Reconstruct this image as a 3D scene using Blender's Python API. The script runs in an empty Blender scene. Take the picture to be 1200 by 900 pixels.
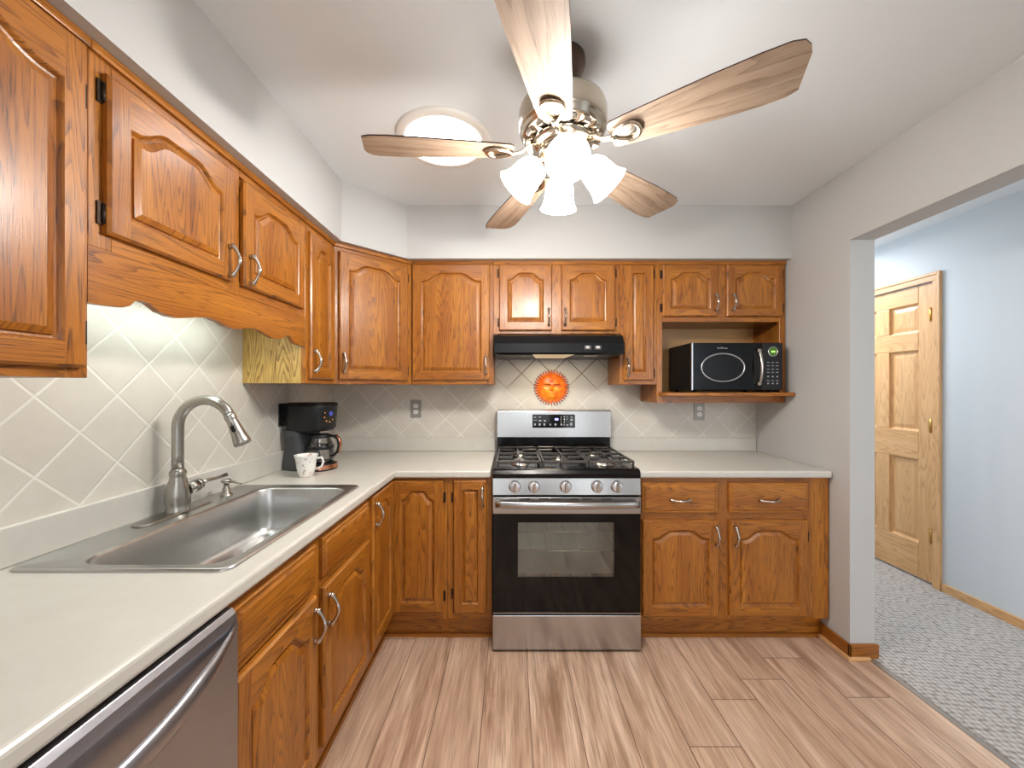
import bpy, bmesh, math, random
from math import sin, cos, pi, radians as R
from mathutils import Vector, Matrix
random.seed(7)
S = bpy.context.scene
COL = S.collection

# ------------------------------------------------------------------ camera
W_PX, H_PX, F_PX = 1200, 900, 450.0
VX, VY, ZC = 599.0, 455.0, 1.347
cam = bpy.data.cameras.new('camera'); camo = bpy.data.objects.new('camera', cam); COL.objects.link(camo)
cam.sensor_width = 36; cam.sensor_fit = 'HORIZONTAL'; cam.lens = F_PX / W_PX * 36
camo.location = (0, 0, ZC); camo.rotation_euler = (pi / 2, 0, 0)
cam.shift_x = (W_PX / 2 - VX) / W_PX
cam.shift_y = (VY - H_PX / 2) / W_PX
cam.clip_start = 0.02
S.camera = camo
# ------------------------------------------------------------------ world, exposure, large lights
S.view_settings.view_transform = 'Standard'; S.view_settings.look = 'None'
S.view_settings.gamma = 1; S.view_settings.use_curve_mapping = False
S.view_settings.exposure = 0.09
S.cycles.max_bounces = 8; S.cycles.diffuse_bounces = 5; S.cycles.glossy_bounces = 4
S.cycles.transparent_max_bounces = 8; S.cycles.use_denoising = True
S.cycles.sample_clamp_indirect = 6; S.cycles.caustics_reflective = False; S.cycles.caustics_refractive = False
W = bpy.data.worlds.new('world'); S.world = W; W.use_nodes = True
W.node_tree.nodes['Background'].inputs[0].default_value = (.75, .86, 1, 1)
W.node_tree.nodes['Background'].inputs[1].default_value = 1.0

def area(name, loc, rot, sx, sy, e, col):
    l = bpy.data.lights.new(name, 'AREA'); l.shape = 'RECTANGLE'; l.size = sx; l.size_y = sy; l.energy = e; l.color = col
    o = bpy.data.objects.new(name, l); COL.objects.link(o); o.location = loc; o.rotation_euler = rot
    return o
E_WIN, E_HALL, E_HALL2, E_FAN, E_UNDER, E_TUBE, E_SHADE, E_HOOD = 5.2, 38, 28, 15.5, .7, 15.0, 17.0, 2.0
WINS = ((-.50, -.12, .12, 2.14), (.02, .80, 1.02, 2.2), (.98, 1.50, .12, 2.14))      # openings in the rear wall: x0, x1, z0, z1
HWIN = (1.85, 2.8, .38, 2.37)
for x0, x1, z0, z1 in WINS:
    area('window_daylight', ((x0 + x1) / 2, -2.43, (z0 + z1) / 2), (R(90), 0, 0), x1 - x0 - .1, z1 - z0 - .1, E_WIN * (x1 - x0) * (z1 - z0), (.93, .97, 1))
area('rear_fill_light', (.25, -1.5, 2.43), (0, 0, 0), .8, .8, 18, (.95, .975, 1))  # unseen fill lamp added behind the camera to raise the ambient light
area('hall_daylight', (2.33, -2.43, 1.4), (R(90), 0, 0), .85, 1.85, E_HALL, (.93, .96, 1))
area('hall_fill_light', (2.33, 3.4, 2.40), (0, 0, 0), .5, .5, E_HALL2, (.95, .97, 1))  # added overhead fill that brightens the hall, no fixture modelled

# ------------------------------------------------------------------ node helpers / materials
def srgb(r, g, b):
    f = lambda c: (c / 255 / 12.92) if c / 255 <= .04045 else ((c / 255 + .055) / 1.055) ** 2.4
    return (f(r), f(g), f(b), 1)
class NT:
    def __init__(s, name):
        m = bpy.data.materials.new(name); m.use_nodes = True; s.m = m; s.t = m.node_tree; s.b = s.t.nodes['Principled BSDF']
    def n(s, typ, **kw):
        nd = s.t.nodes.new(typ)
        for k, v in kw.items():
            if k.startswith('i_'):
                key = k[2:]; key = int(key) if key.isdigit() else key.replace('_', ' ')
                nd.inputs[key].default_value = v
            else: setattr(nd, k, v)
        return nd
    def l(s, a, b): s.t.links.new(a, b)
    def math(s, op, a, b=None, c=None):
        nd = s.n('ShaderNodeMath', operation=op)
        for i, v in enumerate((a, b, c)):
            if v is None: continue
            if isinstance(v, (int, float)): nd.inputs[i].default_value = v
            else: s.l(v, nd.inputs[i])
        return nd.outputs[0]
    def mapv(s, vec, scale=(1, 1, 1), rot=(0, 0, 0), loc=(0, 0, 0)):
        nd = s.n('ShaderNodeMapping'); nd.inputs['Scale'].default_value = scale; nd.inputs['Rotation'].default_value = rot
        nd.inputs['Location'].default_value = loc; s.l(vec, nd.inputs['Vector']); return nd.outputs[0]
    def noise(s, vec, scale, detail=2, rough=.5, dist=0):
        nd = s.n('ShaderNodeTexNoise'); nd.inputs['Scale'].default_value = scale; nd.inputs['Detail'].default_value = detail
        nd.inputs['Roughness'].default_value = rough; nd.inputs['Distortion'].default_value = dist; s.l(vec, nd.inputs['Vector']); return nd.outputs['Fac']
    def ramp(s, fac, stops):
        nd = s.n('ShaderNodeValToRGB'); cr = nd.color_ramp
        while len(cr.elements) < len(stops): cr.elements.new(.5)
        for e, (p, c) in zip(cr.elements, stops): e.position = p; e.color = c
        s.l(fac, nd.inputs[0]); return nd.outputs[0]
    def mix(s, fac, a, b, typ='MIX'):
        nd = s.n('ShaderNodeMix', data_type='RGBA', blend_type=typ)
        for i, v in ((0, fac), (6, a), (7, b)):
            if isinstance(v, (int, float, tuple)): nd.inputs[i].default_value = v
            else: s.l(v, nd.inputs[i])
        return nd.outputs[2]
    def bump(s, h, strength, dist):
        nd = s.n('ShaderNodeBump'); nd.inputs['Strength'].default_value = strength; nd.inputs['Distance'].default_value = dist
        s.l(h, nd.inputs['Height']); s.l(nd.outputs[0], s.b.inputs['Normal'])
    def set(s, **kw):
        for k, v in kw.items():
            s.b.inputs[k.replace('_', ' ')].default_value = v
        return s
    def obj(s): return s.n('ShaderNodeTexCoord').outputs['Object']
    def uv(s): return s.n('ShaderNodeTexCoord').outputs['UV']

def plain(name, col, rough=.5, metal=0, **kw):
    t = NT(name); t.set(Base_Color=col, Roughness=rough, Metallic=metal, **kw)
    n = t.noise(t.obj(), 60, 3); t.bump(n, .05, .001)
    return t.m

def oak(name, light, mid, dark, pore, rough=.3, ringk=26, contrast=1.0):
    t = NT(name); uv = t.uv()
    warp = t.noise(t.mapv(uv, (.5, 6.5, 1)), 1.5, 2, .45, .15)
    ring = t.math('FRACT', t.math('MULTIPLY', warp, ringk))
    fine = t.noise(t.mapv(uv, (6, 240, 1)), 1.0, 3, .65)
    broad = t.noise(t.mapv(uv, (.9, 11, 1)), 1.3, 2)
    c = t.ramp(broad, [(.3, mid), (.7, light)])
    rp = t.ramp(ring, [(.0, (0, 0, 0, 1)), (.45, (.06, .06, .06, 1)), (.86, (.75, .75, .75, 1)), (.93, (1, 1, 1, 1)), (1, (0, 0, 0, 1))])
    pm = t.math('MULTIPLY', rp, t.math('MULTIPLY', t.math('ADD', fine, .1), .95 * contrast))
    c = t.mix(pm, c, dark)
    pz = t.noise(t.mapv(uv, (16, 430, 1)), 1.0, 1, .5)
    ps = t.ramp(pz, [(.55, (0, 0, 0, 1)), (.64, (1, 1, 1, 1))])
    pk = t.math('MULTIPLY', ps, t.math('MULTIPLY', t.math('ADD', rp, .35), .62 * contrast))
    c = t.mix(pk, c, pore)
    t.l(c, t.b.inputs['Base Color'])
    t.set(Roughness=rough, Coat_Weight=.18, Coat_Roughness=.2)
    t.bump(t.math('SUBTRACT', t.math('MULTIPLY', fine, .5), ps), .15, .0008)
    return t.m
M = {}
M['oak'] = oak('oak_honey_stain', srgb(182, 116, 36), srgb(150, 86, 21), srgb(88, 44, 11), srgb(54, 26, 7), .34)
M['veneer'] = oak('oak_pale_veneer', srgb(214, 178, 102), srgb(196, 156, 80), srgb(112, 80, 32), srgb(112, 80, 34), .5, 34, 1.5)
M['niche'] = oak('oak_niche_back', srgb(204, 158, 98), srgb(192, 144, 84), srgb(160, 112, 60), srgb(150, 104, 56), .45, 12, .4)
M['pine'] = oak('oak_natural', srgb(230, 186, 132), srgb(216, 168, 112), srgb(176, 124, 78), srgb(170, 122, 80), .35, 20, .8)
M['blade'] = oak('blade_weathered_oak', srgb(166, 146, 126), srgb(146, 124, 104), srgb(106, 86, 69), srgb(98, 79, 63), .5, 14, .9)
M['blade_edge'] = plain('blade_edge_dark', srgb(62, 42, 30), .5)

def paint(name, col, bumpk=.06):
    t = NT(name); n = t.noise(t.obj(), 3, 3)
    c = t.mix(n, tuple(list(x * .97 for x in col[:3]) + [1]), col); t.l(c, t.b.inputs['Base Color'])
    t.set(Roughness=.75); t.bump(t.noise(t.obj(), 180, 3), bumpk, .002); return t.m
M['wall'] = paint('wall_paint_grey', srgb(194, 194, 192))
M['ceiling'] = paint('ceiling_paint_white', srgb(229, 235, 238))
M['bluewall'] = paint('wall_paint_pale_blue', srgb(214, 222, 228))

def tile_mat(name, axes, phase_u, phase_v, stain):
    """6 inch tiles laid on the diagonal; axes picks the two wall directions"""
    t = NT(name); sep = t.n('ShaderNodeSeparateXYZ'); t.l(t.obj(), sep.inputs[0])
    u = t.math('SUBTRACT', sep.outputs[axes], phase_u); v = t.math('SUBTRACT', sep.outputs[2], phase_v)
    k = 1 / .2085
    p = t.math('MULTIPLY', t.math('ADD', u, v), k); q = t.math('MULTIPLY', t.math('SUBTRACT', u, v), k)
    def edge(x):
        fr = t.math('FRACT', t.math('ADD', x, 100.5)); return t.math('ABSOLUTE', t.math('SUBTRACT', fr, .5))
    d = t.math('MINIMUM', edge(p), edge(q))                        # 0 on a joint
    g = t.math('SMOOTH_MIN', t.math('MULTIPLY', d, 27), 1, .15)
    joint = t.math('SUBTRACT', 1, g); 
    jn = t.n('ShaderNodeClamp'); t.l(joint, jn.inputs[0]); joint = jn.outputs[0]
    comb = t.n('ShaderNodeCombineXYZ'); t.l(t.math('FLOOR', t.math('ADD', p, 100.0)), comb.inputs[0]); t.l(t.math('FLOOR', t.math('ADD', q, 100.0)), comb.inputs[1])
    wn = t.n('ShaderNodeTexWhiteNoise', noise_dimensions='2D'); t.l(comb.outputs[0], wn.inputs[0])
    cl = t.noise(t.obj(), 9, 4, .65)
    c = t.mix(cl, srgb(198, 192, 181), srgb(218, 213, 204))
    c = t.mix(t.math('MULTIPLY', wn.outputs[0], .2), c, srgb(186, 178, 165))
    gr = srgb(228, 225, 216)
    if stain:   # grease-browned joints behind the range
        sx = t.math('ABSOLUTE', t.math('SUBTRACT', sep.outputs[0], .29)); sm = t.n('ShaderNodeMapRange'); t.l(sx, sm.inputs[0])
        sm.inputs[1].default_value = .52; sm.inputs[2].default_value = .30
        zm = t.n('ShaderNodeMapRange'); t.l(sep.outputs[2], zm.inputs[0]); zm.inputs[1].default_value = 1.27; zm.inputs[2].default_value = 1.42
        gr = t.mix(t.math('MULTIPLY', sm.outputs[0], zm.outputs[0]), gr, srgb(120, 92, 56))
    c = t.mix(joint, c, gr); t.l(c, t.b.inputs['Base Color']); t.set(Roughness=.38)
    t.bump(t.math('SUBTRACT', t.math('MULTIPLY', cl, .15), joint), .4, .003)
    return t.m
M['tile_back'] = tile_mat('tile_beige', 0, .071, 1.449, True)
M['tile_left'] = tile_mat('tile_pale', 1, 1.303, 1.431, False)

t = NT('laminate_counter'); n = t.noise(t.obj(), 14, 4, .7); n2 = t.noise(t.mapv(t.obj(), (1, 2.5, 1)), 3, 2)
c = t.mix(n, srgb(198, 195, 186), srgb(213, 210, 202)); c = t.mix(t.math('MULTIPLY', n2, .3), c, srgb(188, 185, 176))
t.l(c, t.b.inputs['Base Color']); t.set(Roughness=.32); M['counter'] = t.m

t = NT('vinyl_plank'); o = t.obj(); sep = t.n('ShaderNodeSeparateXYZ'); t.l(o, sep.inputs[0])
px = t.math('DIVIDE', t.math('ADD', sep.outputs[0], .513 + 19.7), .197); col_i = t.math('FLOOR', px)
w1 = t.n('ShaderNodeTexWhiteNoise', noise_dimensions='1D'); t.l(col_i, w1.inputs['W'])
py = t.math('ADD', t.math('DIVIDE', sep.outputs[1], 1.22), t.math('ADD', t.math('MULTIPLY', w1.outputs[0], 3.7), 20)); row_i = t.math('FLOOR', py)
cb = t.n('ShaderNodeCombineXYZ'); t.l(col_i, cb.inputs[0]); t.l(row_i, cb.inputs[1])
w2 = t.n('ShaderNodeTexWhiteNoise', noise_dimensions='2D'); t.l(cb.outputs[0], w2.inputs[0])
off = t.n('ShaderNodeVectorMath', operation='MULTIPLY_ADD'); t.l(w2.outputs['Color'], off.inputs[0]); off.inputs[1].default_value = (9, 9, 9); t.l(o, off.inputs[2])
g1 = t.noise(t.mapv(off.outputs[0], (9, 1.1, 1)), 1.7, 3, .6, .6); g2 = t.noise(t.mapv(off.outputs[0], (150, 5, 1)), 1, 3, .6)
c = t.ramp(g1, [(.3, srgb(152, 116, 90)), (.47, srgb(200, 166, 140)), (.66, srgb(228, 200, 176))])
c = t.mix(t.ramp(g2, [(.42, (0, 0, 0, 1)), (.75, (.75, .75, .75, 1))]), c, srgb(128, 95, 72))
c = t.mix(t.math('MULTIPLY', w2.outputs[0], .25), c, srgb(208, 182, 158))
ex = t.math('ABSOLUTE', t.math('SUBTRACT', t.math('FRACT', px), .5)); ey = t.math('ABSOLUTE', t.math('SUBTRACT', t.math('FRACT', py), .5))
seam = t.math('MAXIMUM', t.math('GREATER_THAN', ex, .4905), t.math('GREATER_THAN', ey, .4984))
c = t.mix(t.math('MULTIPLY', seam, .85), c, srgb(96, 68, 50)); t.l(c, t.b.inputs['Base Color']); t.set(Roughness=.42)
t.bump(t.math('SUBTRACT', t.math('MULTIPLY', g2, .3), seam), .25, .001); M['vinyl'] = t.m

t = NT('loop_carpet'); o = t.mapv(t.obj(), (1, 1, 1), (0, 0, R(8)))
vo = t.n('ShaderNodeTexVoronoi'); vo.inputs['Scale'].default_value = 42; vo.inputs['Randomness'].default_value = .35; t.l(o, vo.inputs['Vector'])
nn = t.noise(o, 90, 3, .7); n3 = t.noise(o, 260, 2)
c = t.ramp(vo.outputs['Distance'], [(.1, srgb(214, 211, 209)), (.45, srgb(184, 180, 177)), (.75, srgb(108, 102, 98))])
c = t.mix(t.math('MULTIPLY', nn, .35), c, srgb(168, 158, 148)); t.l(c, t.b.inputs['Base Color']); t.set(Roughness=.95)
t.bump(t.math('SUBTRACT', t.math('MULTIPLY', n3, .25), vo.outputs['Distance']), 1.0, .012); M['carpet'] = t.m

def brushed(name, col, rough, sc):
    t = NT(name); n = t.noise(t.mapv(t.obj(), sc), 1, 3, .6)
    c = t.mix(n, tuple([x * .86 for x in col[:3]] + [1]), col); t.l(c, t.b.inputs['Base Color'])
    mr = t.n('ShaderNodeMapRange'); t.l(n, mr.inputs[0]); mr.inputs[3].default_value = rough * .8; mr.inputs[4].default_value = rough * 1.25
    t.l(mr.outputs[0], t.b.inputs['Roughness']); t.set(Metallic=1.0); t.bump(n, .03, .0005); return t.m
M['steel'] = brushed('stainless_brushed', srgb(190, 188, 186), .22, (3, 3, 400))
M['steel_dw'] = brushed('stainless_dishwasher', srgb(176, 177, 183), .36, (60, 60, 60))
M['steel_sink'] = brushed('stainless_sink', srgb(200, 200, 198), .33, (60, 60, 60))
M['nickel'] = brushed('brushed_nickel', srgb(176, 172, 164), .3, (40, 40, 300))
M['fan_metal'] = brushed('satin_nickel_fan', srgb(206, 194, 176), .2, (30, 30, 300))
M['pull'] = brushed('pewter_pull', srgb(206, 200, 192), .2, (200, 200, 200))
M['brass'] = brushed('hinge_brass', srgb(206, 160, 92), .3, (100, 100, 100))
M['hinge'] = plain('hinge_dark_bronze', srgb(52, 40, 32), .4, .7)
M['copper'] = brushed('copper_band', srgb(222, 150, 116), .25, (100, 100, 300))
M['plate'] = plain('outlet_plate_grey', srgb(150, 148, 142), .4, .35)
M['knob'] = plain('knob_chrome', srgb(226, 228, 232), .2, .8)
M['bronze'] = plain('canopy_bronze', srgb(88, 68, 54), .35, .6)
M['black'] = plain('black_enamel', srgb(9, 9, 10), .2, Specular_IOR_Level=.3)
M['blackplastic'] = plain('black_plastic', srgb(22, 23, 25), .36, Specular_IOR_Level=.35)
M['greyplastic'] = plain('charcoal_plastic', srgb(64, 65, 68), .42)
M['blackgloss'] = plain('black_gloss', srgb(5, 5, 6), .06, Specular_IOR_Level=.3)
M['castiron'] = plain('cast_iron', srgb(96, 92, 88), .26, .75)
M['dark'] = plain('dark_gap', srgb(10, 9, 8), .7)
M['white'] = plain('white_plastic', srgb(232, 230, 224), .35)

M['label'] = plain('label_grey', srgb(190, 188, 186), .5)
M['mark'] = plain('printed_mark', srgb(170, 172, 176), .5)
M['orangemark'] = plain('orange_button', srgb(220, 140, 60), .5)
M['threshold'] = plain('threshold_grey', srgb(150, 145, 140), .5, .4)
M['rack'] = plain('oven_rack_chrome', srgb(225, 222, 210), .25, .6)
M['ovengrey'] = plain('oven_liner', srgb(226, 228, 222), .6)
def emit(name, col, e):
    t = NT(name); t.set(Base_Color=col, Emission_Color=col, Emission_Strength=e, Roughness=.4); return t.m
M['offwhite'] = emit('hood_lens_lit', srgb(226, 206, 168), .35)
M['shade'] = emit('frosted_glass_lit', (1, .965, .92, 1), E_SHADE)
M['tube_lens'] = emit('skylight_lens', (.95, .98, 1, 1), E_TUBE)
M['lamp_tube'] = emit('fluorescent_lens', (.88, 1, .96, 1), 7)
M['blue_led'] = emit('blue_digits', srgb(150, 150, 255), 2.5)
M['green_led'] = emit('green_display', srgb(50, 96, 14), .35)
M['green_dig'] = emit('green_digits', srgb(170, 225, 110), 1.0)
def glassy(name, tint, fac, rough=.03):
    t = NT(name); tr = t.n('ShaderNodeBsdfTransparent'); tr.inputs[0].default_value = tint
    gl = t.n('ShaderNodeBsdfGlossy'); gl.inputs['Roughness'].default_value = rough; gl.inputs[0].default_value = (1, 1, 1, 1)
    fr = t.n('ShaderNodeFresnel'); fr.inputs[0].default_value = 1.5
    mx = t.n('ShaderNodeMixShader'); t.l(t.math('ADD', fr.outputs[0], fac), mx.inputs[0]); t.l(tr.outputs[0], mx.inputs[1]); t.l(gl.outputs[0], mx.inputs[2])
    t.l(mx.outputs[0], t.t.nodes['Material Output'].inputs[0]); return t.m
M['glass'] = glassy('carafe_glass', (.82, .82, .82, 1), .03)
M['oven_glass'] = glassy('oven_window_glass', (.9, .92, .88, 1), .05)
M['winglass'] = glassy('window_glass', (.97, .98, .98, 1), .0)
t = NT('mug_floral'); vo = t.n('ShaderNodeTexVoronoi'); vo.inputs['Scale'].default_value = 34; t.l(t.obj(), vo.inputs['Vector'])
n = t.noise(t.obj(), 30, 3, .7)
n5 = t.noise(t.obj(), 30, 4, .75, 1.2); rd = t.ramp(n5, [(.56, (0, 0, 0, 1)), (.63, (.8, .8, .8, 1))])
cc = t.ramp(t.noise(t.obj(), 22, 1), [(.40, srgb(96, 92, 88)), (.50, srgb(150, 120, 110)), (.60, srgb(186, 70, 70))])
c = t.mix(rd, srgb(238, 236, 231), cc); t.l(c, t.b.inputs['Base Color']); t.set(Roughness=.15); M['mug'] = t.m
t = NT('sun_terracotta'); n = t.noise(t.obj(), 11, 3, .6, .8)
c = t.ramp(n, [(.3, srgb(232, 76, 18)), (.45, srgb(242, 110, 26)), (.58, srgb(250, 150, 34)), (.72, srgb(252, 186, 60))])
t.l(c, t.b.inputs['Base Color']); t.set(Roughness=.35); M['sun'] = t.m
M['sun_ray'] = plain('sun_ray_paint', srgb(232, 120, 50), .45)
M['sun_tip'] = plain('sun_ray_tip', srgb(120, 74, 58), .5)
M['sun_line'] = plain('sun_line_paint', srgb(96, 26, 16), .5)

# ------------------------------------------------------------------ mesh builder
class MB:
    def __init__(s):
        s.bm = bmesh.new(); s.uv = s.bm.loops.layers.uv.new('uv'); s.mats = []
    def mi(s, m):
        m = M[m] if isinstance(m, str) else m
        if m not in s.mats: s.mats.append(m)
        return s.mats.index(m)
    def _uv(s, f, grain, off):
        o = [0, 1, 2]; o.remove(grain)
        for lp in f.loops:
            c = lp.vert.co; lp[s.uv].uv = (c[grain] + off[0], c[o[0]] + c[o[1]] + off[1])
    def off(s): return (random.uniform(0, 40), random.uniform(0, 40))
    def fv(s, vs, mat, grain=2, off=(0, 0), smooth=False):
        try: f = s.bm.faces.new(vs)
        except ValueError: return None
        f.material_index = s.mi(mat); f.smooth = smooth; s._uv(f, grain, off); return f
    def poly(s, pts, mat, grain=2, off=(0, 0), smooth=False):
        return s.fv([s.bm.verts.new(p) for p in pts], mat, grain, off, smooth)
    def box(s, x0, x1, y0, y1, z0, z1, mat, grain=2, mtx=None):
        x0, x1 = sorted((x0, x1)); y0, y1 = sorted((y0, y1)); z0, z1 = sorted((z0, z1))
        off = s.off(); P = [(x0, y0, z0), (x1, y0, z0), (x1, y1, z0), (x0, y1, z0), (x0, y0, z1), (x1, y0, z1), (x1, y1, z1), (x0, y1, z1)]
        if mtx: P = [mtx @ Vector(p) for p in P]
        v = [s.bm.verts.new(p) for p in P]
        for q in ((0, 3, 2, 1), (4, 5, 6, 7), (0, 1, 5, 4), (1, 2, 6, 5), (2, 3, 7, 6), (3, 0, 4, 7)):
            s.fv([v[i] for i in q], mat, grain, off)
        return s
    def prism(s, pts, d, axis, a0, a1, mat, grain=2):
        """2-D outline (counter-clockwise in its plane) pushed along axis from a0 to a1"""
        off = s.off()
        def P(p, a):
            return {0: (a, p[0], p[1]), 1: (p[0], a, p[1]), 2: (p[0], p[1], a)}[axis]
        A = [s.bm.verts.new(P(p, a0)) for p in pts]; B = [s.bm.verts.new(P(p, a1)) for p in pts]
        s.fv(A[::-1], mat, grain, off); s.fv(B, mat, grain, off)
        n = len(pts)
        for i in range(n): s.fv([A[i], A[(i + 1) % n], B[(i + 1) % n], B[i]], mat, grain, off)
        return s
    def rows(s, rows, mat, closed=True, smooth=True, cap0=False, cap1=False, grain=2):
        off = s.off(); V = [[s.bm.verts.new(p) for p in r] for r in rows]; n = len(V[0])
        for a, b in zip(V, V[1:]):
            for i in range(n if closed else n - 1):
                s.fv([a[i], a[(i + 1) % n], b[(i + 1) % n], b[i]], mat, grain, off, smooth)
        if cap0: s.fv(V[0][::-1], mat, grain, off)
        if cap1: s.fv(V[-1], mat, grain, off)
        return s
    def lathe(s, prof, mat, n=32, mtx=None, smooth=True, cap0=False, cap1=False):
        mtx = mtx or Matrix.Identity(4)
        rows = [[mtx @ Vector((r * cos(2 * pi * i / n), r * sin(2 * pi * i / n), z)) for i in range(n)] for r, z in prof]
        return s.rows(rows, mat, True, smooth, cap0, cap1)
    def tube(s, path, rad, mat, n=10, smooth=True, caps=True, flat=None):
        path = [Vector(p) for p in path]; rows = []
        up = None
        for i, p in enumerate(path):
            d = (path[min(i + 1, len(path) - 1)] - path[max(i - 1, 0)]).normalized()
            if up is None:
                up = Vector((0, 0, 1)) if abs(d.z) < .9 else Vector((1, 0, 0))
            a = d.cross(up)
            if a.length < 1e-5: a = d.cross(Vector((0, 1, 0)))
            a.normalize(); b = a.cross(d).normalized(); up = b
            r = rad[i] if isinstance(rad, (list, tuple)) else rad
            ra, rb = (r, r) if flat is None else (r * flat[0], r * flat[1])
            rows.append([p + a * ra * cos(2 * pi * k / n) + b * rb * sin(2 * pi * k / n) for k in range(n)])
        return s.rows(rows, mat, True, smooth, caps, caps)
    def loft(s, secs, mat, n=40, smooth=True, cap0=True, cap1=True):
        """secs: (z, cx, cy, rx, ry, e) superellipse outlines"""
        rows = []
        for z, cx, cy, rx, ry, e in secs:
            r = []
            for i in range(n):
                a = 2 * pi * i / n; ca, sa = cos(a), sin(a)
                r.append((cx + rx * math.copysign(abs(ca) ** (2 / e), ca), cy + ry * math.copysign(abs(sa) ** (2 / e), sa), z))
            rows.append(r)
        return s.rows(rows, mat, True, smooth, cap0, cap1)
    def build(s, name, parent=None, bevel=0, seg=2, loc=None, rot=None, weld=False, normals=True):
        if weld: bmesh.ops.remove_doubles(s.bm, verts=s.bm.verts, dist=1e-5)
        if normals: bmesh.ops.recalc_face_normals(s.bm, faces=s.bm.faces)
        me = bpy.data.meshes.new(name); s.bm.to_mesh(me); s.bm.free()
        for m in s.mats: me.materials.append(m)
        o = bpy.data.objects.new(name, me); COL.objects.link(o)
        if parent: o.parent = parent
        if loc: o.location = loc
        if rot: o.rotation_euler = rot
        if bevel:
            b = o.modifiers.new('bevel', 'BEVEL'); b.width = bevel; b.segments = seg; b.limit_method = 'ANGLE'; b.angle_limit = R(40)
        return o
def tag(o, label, cat, group=None):
    o['label'] = label; o['category'] = cat
    if group: o['group'] = group
    return o
def thing(name, label, cat, loc=(0, 0, 0), rz=0, group=None):
    o = bpy.data.objects.new(name, None); COL.objects.link(o); o.empty_display_size = .05
    o.location = loc; o.rotation_euler = (0, 0, rz); return tag(o, label, cat, group)
def struct(o): o['kind'] = 'structure'; return o
def inst(o, parent, loc, rot=(0, 0, 0)):
    c = o.copy(); COL.objects.link(c); c.parent = parent; c.location = loc; c.rotation_euler = rot; return c
def rrect(x0, x1, y0, y1, r, z, k=6):
    pts = []
    for cx, cy, a0 in ((x1 - r, y1 - r, 0), (x0 + r, y1 - r, pi / 2), (x0 + r, y0 + r, pi), (x1 - r, y0 + r, 1.5 * pi)):
        for i in range(k + 1):
            a = a0 + pi / 2 * i / k; pts.append((cx + r * cos(a), cy + r * sin(a), z))
    return pts

# ------------------------------------------------------------------ room shell
XL, XR, YB, ZT = -1.237, 1.69, 2.66, 2.447
XR2, XH, YR = 1.814, 2.85, -2.45
struct(MB().box(XL - .12, XL, YR, YB + .12, 0, ZT, 'wall').build('wall_left'))
struct(MB().box(XL, XR2, YB, YB + .12, 0, ZT, 'wall').build('wall_back'))
struct(MB().prism([(YR, 0), (-.6, 0), (-.6, 2.088), (1.916, 2.088), (1.916, 0), (YB, 0), (YB, ZT), (YR, ZT)], 0, 0, XR, XR2, 'wall').build('wall_right'))
struct(MB().box(XR, XR2, YB + .12, 4.6, 0, ZT, 'bluewall').build('wall_hall_left'))
struct(MB().prism([(YR, 0), (2.590, 0), (2.590, 2.075), (3.328, 2.075), (3.328, 0), (4.6, 0), (4.6, ZT), (YR, ZT)], 0, 0, XH, XH + .12, 'bluewall').build('wall_hall'))
struct(MB().box(XR2, XH, 4.6, 4.72, 0, ZT, 'bluewall').build('wall_hall_end'))
rw = MB(); xp = XL
for x0, x1, z0, z1 in WINS + (HWIN,):
    rw.box(xp, x0, YR - .12, YR, 0, ZT, 'wall'); rw.box(x0, x1, YR - .12, YR, 0, z0, 'wall'); rw.box(x0, x1, YR - .12, YR, z1, ZT, 'wall'); xp = x1
rw.box(xp, XH, YR - .12, YR, 0, ZT, 'wall')
struct(rw.build('wall_rear'))
for i, (a, b, z0, z1) in enumerate(WINS + (HWIN,)):
    m = MB(); 
    m.box(a, a + .05, YR - .1, YR - .02, z0, z1, 'white'); m.box(b - .05, b, YR - .1, YR - .02, z0, z1, 'white')
    m.box(a + .05, b - .05, YR - .1, YR - .02, z0, z0 + .05, 'white'); m.box(a + .05, b - .05, YR - .1, YR - .02, z1 - .05, z1, 'white')
    w = struct(m.build('window_%d' % (i + 1)))
    MB().box(a + .05, b - .05, YR - .064, YR - .058, z0 + .05, z1 - .05, 'winglass').build('pane', w)
struct(MB().box(XL - .12, XH + .12, YR - .12, 4.72, ZT, ZT + .1, 'ceiling').build('ceiling'))
fl = MB(); fl.box(XL - .12, 1.775, YR - .12, YB + .12, -.1, 0, 'vinyl'); struct(fl.build('floor'))
struct(MB().box(1.800, XH + .12, YR - .12, 4.72, -.1, .006, 'carpet').build('floor_carpet'))
struct(MB().box(1.775, 1.800, YR, YB + .1, -.1, .003, 'threshold').build('trim_threshold'))
# soffit over the wall cabinets
SO = [(XL, YR), (-.90, YR), (-.90, 2.035), (-.626, 2.31), (XR, 2.31), (XR, YB), (XL, YB)]
struct(MB().prism(SO, 0, 2, 2.128, ZT, 'wall').build('ceiling_soffit'))
# tiled splashbacks
struct(MB().box(XL, XL + .008, .2, YB, .92, 2.0, 'tile_left').build('trim_tile_left'))
struct(MB().box(XL + .008, XR, YB - .008, YB, .92, 1.80, 'tile_back').build('trim_tile_back'))
# baseboards
bb = MB()
bb.box(XR - .012, XR, 1.904, 2.11, 0, .075, 'oak', 1); bb.box(XR - .012, XR2 + .012, 1.904, 1.916, 0, .075, 'oak', 0)
struct(bb.build('baseboard_right', bevel=.003))
sm = MB(); sm.box(XR - .026, XR - .012, 1.890, 2.10, 0, .018, 'pine', 1); sm.box(XR - .012, 1.775, 1.890, 1.904, 0, .018, 'pine', 0)
struct(sm.build('trim_shoe_right', bevel=.004))
hb = MB(); hb.box(XH - .012, XH, YR, 2.535, .006, .062, 'pine', 1); hb.box(XH - .012, XH, 3.383, 4.6, .006, .062, 'pine', 1)
struct(hb.build('baseboard_hall', bevel=.003))

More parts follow.
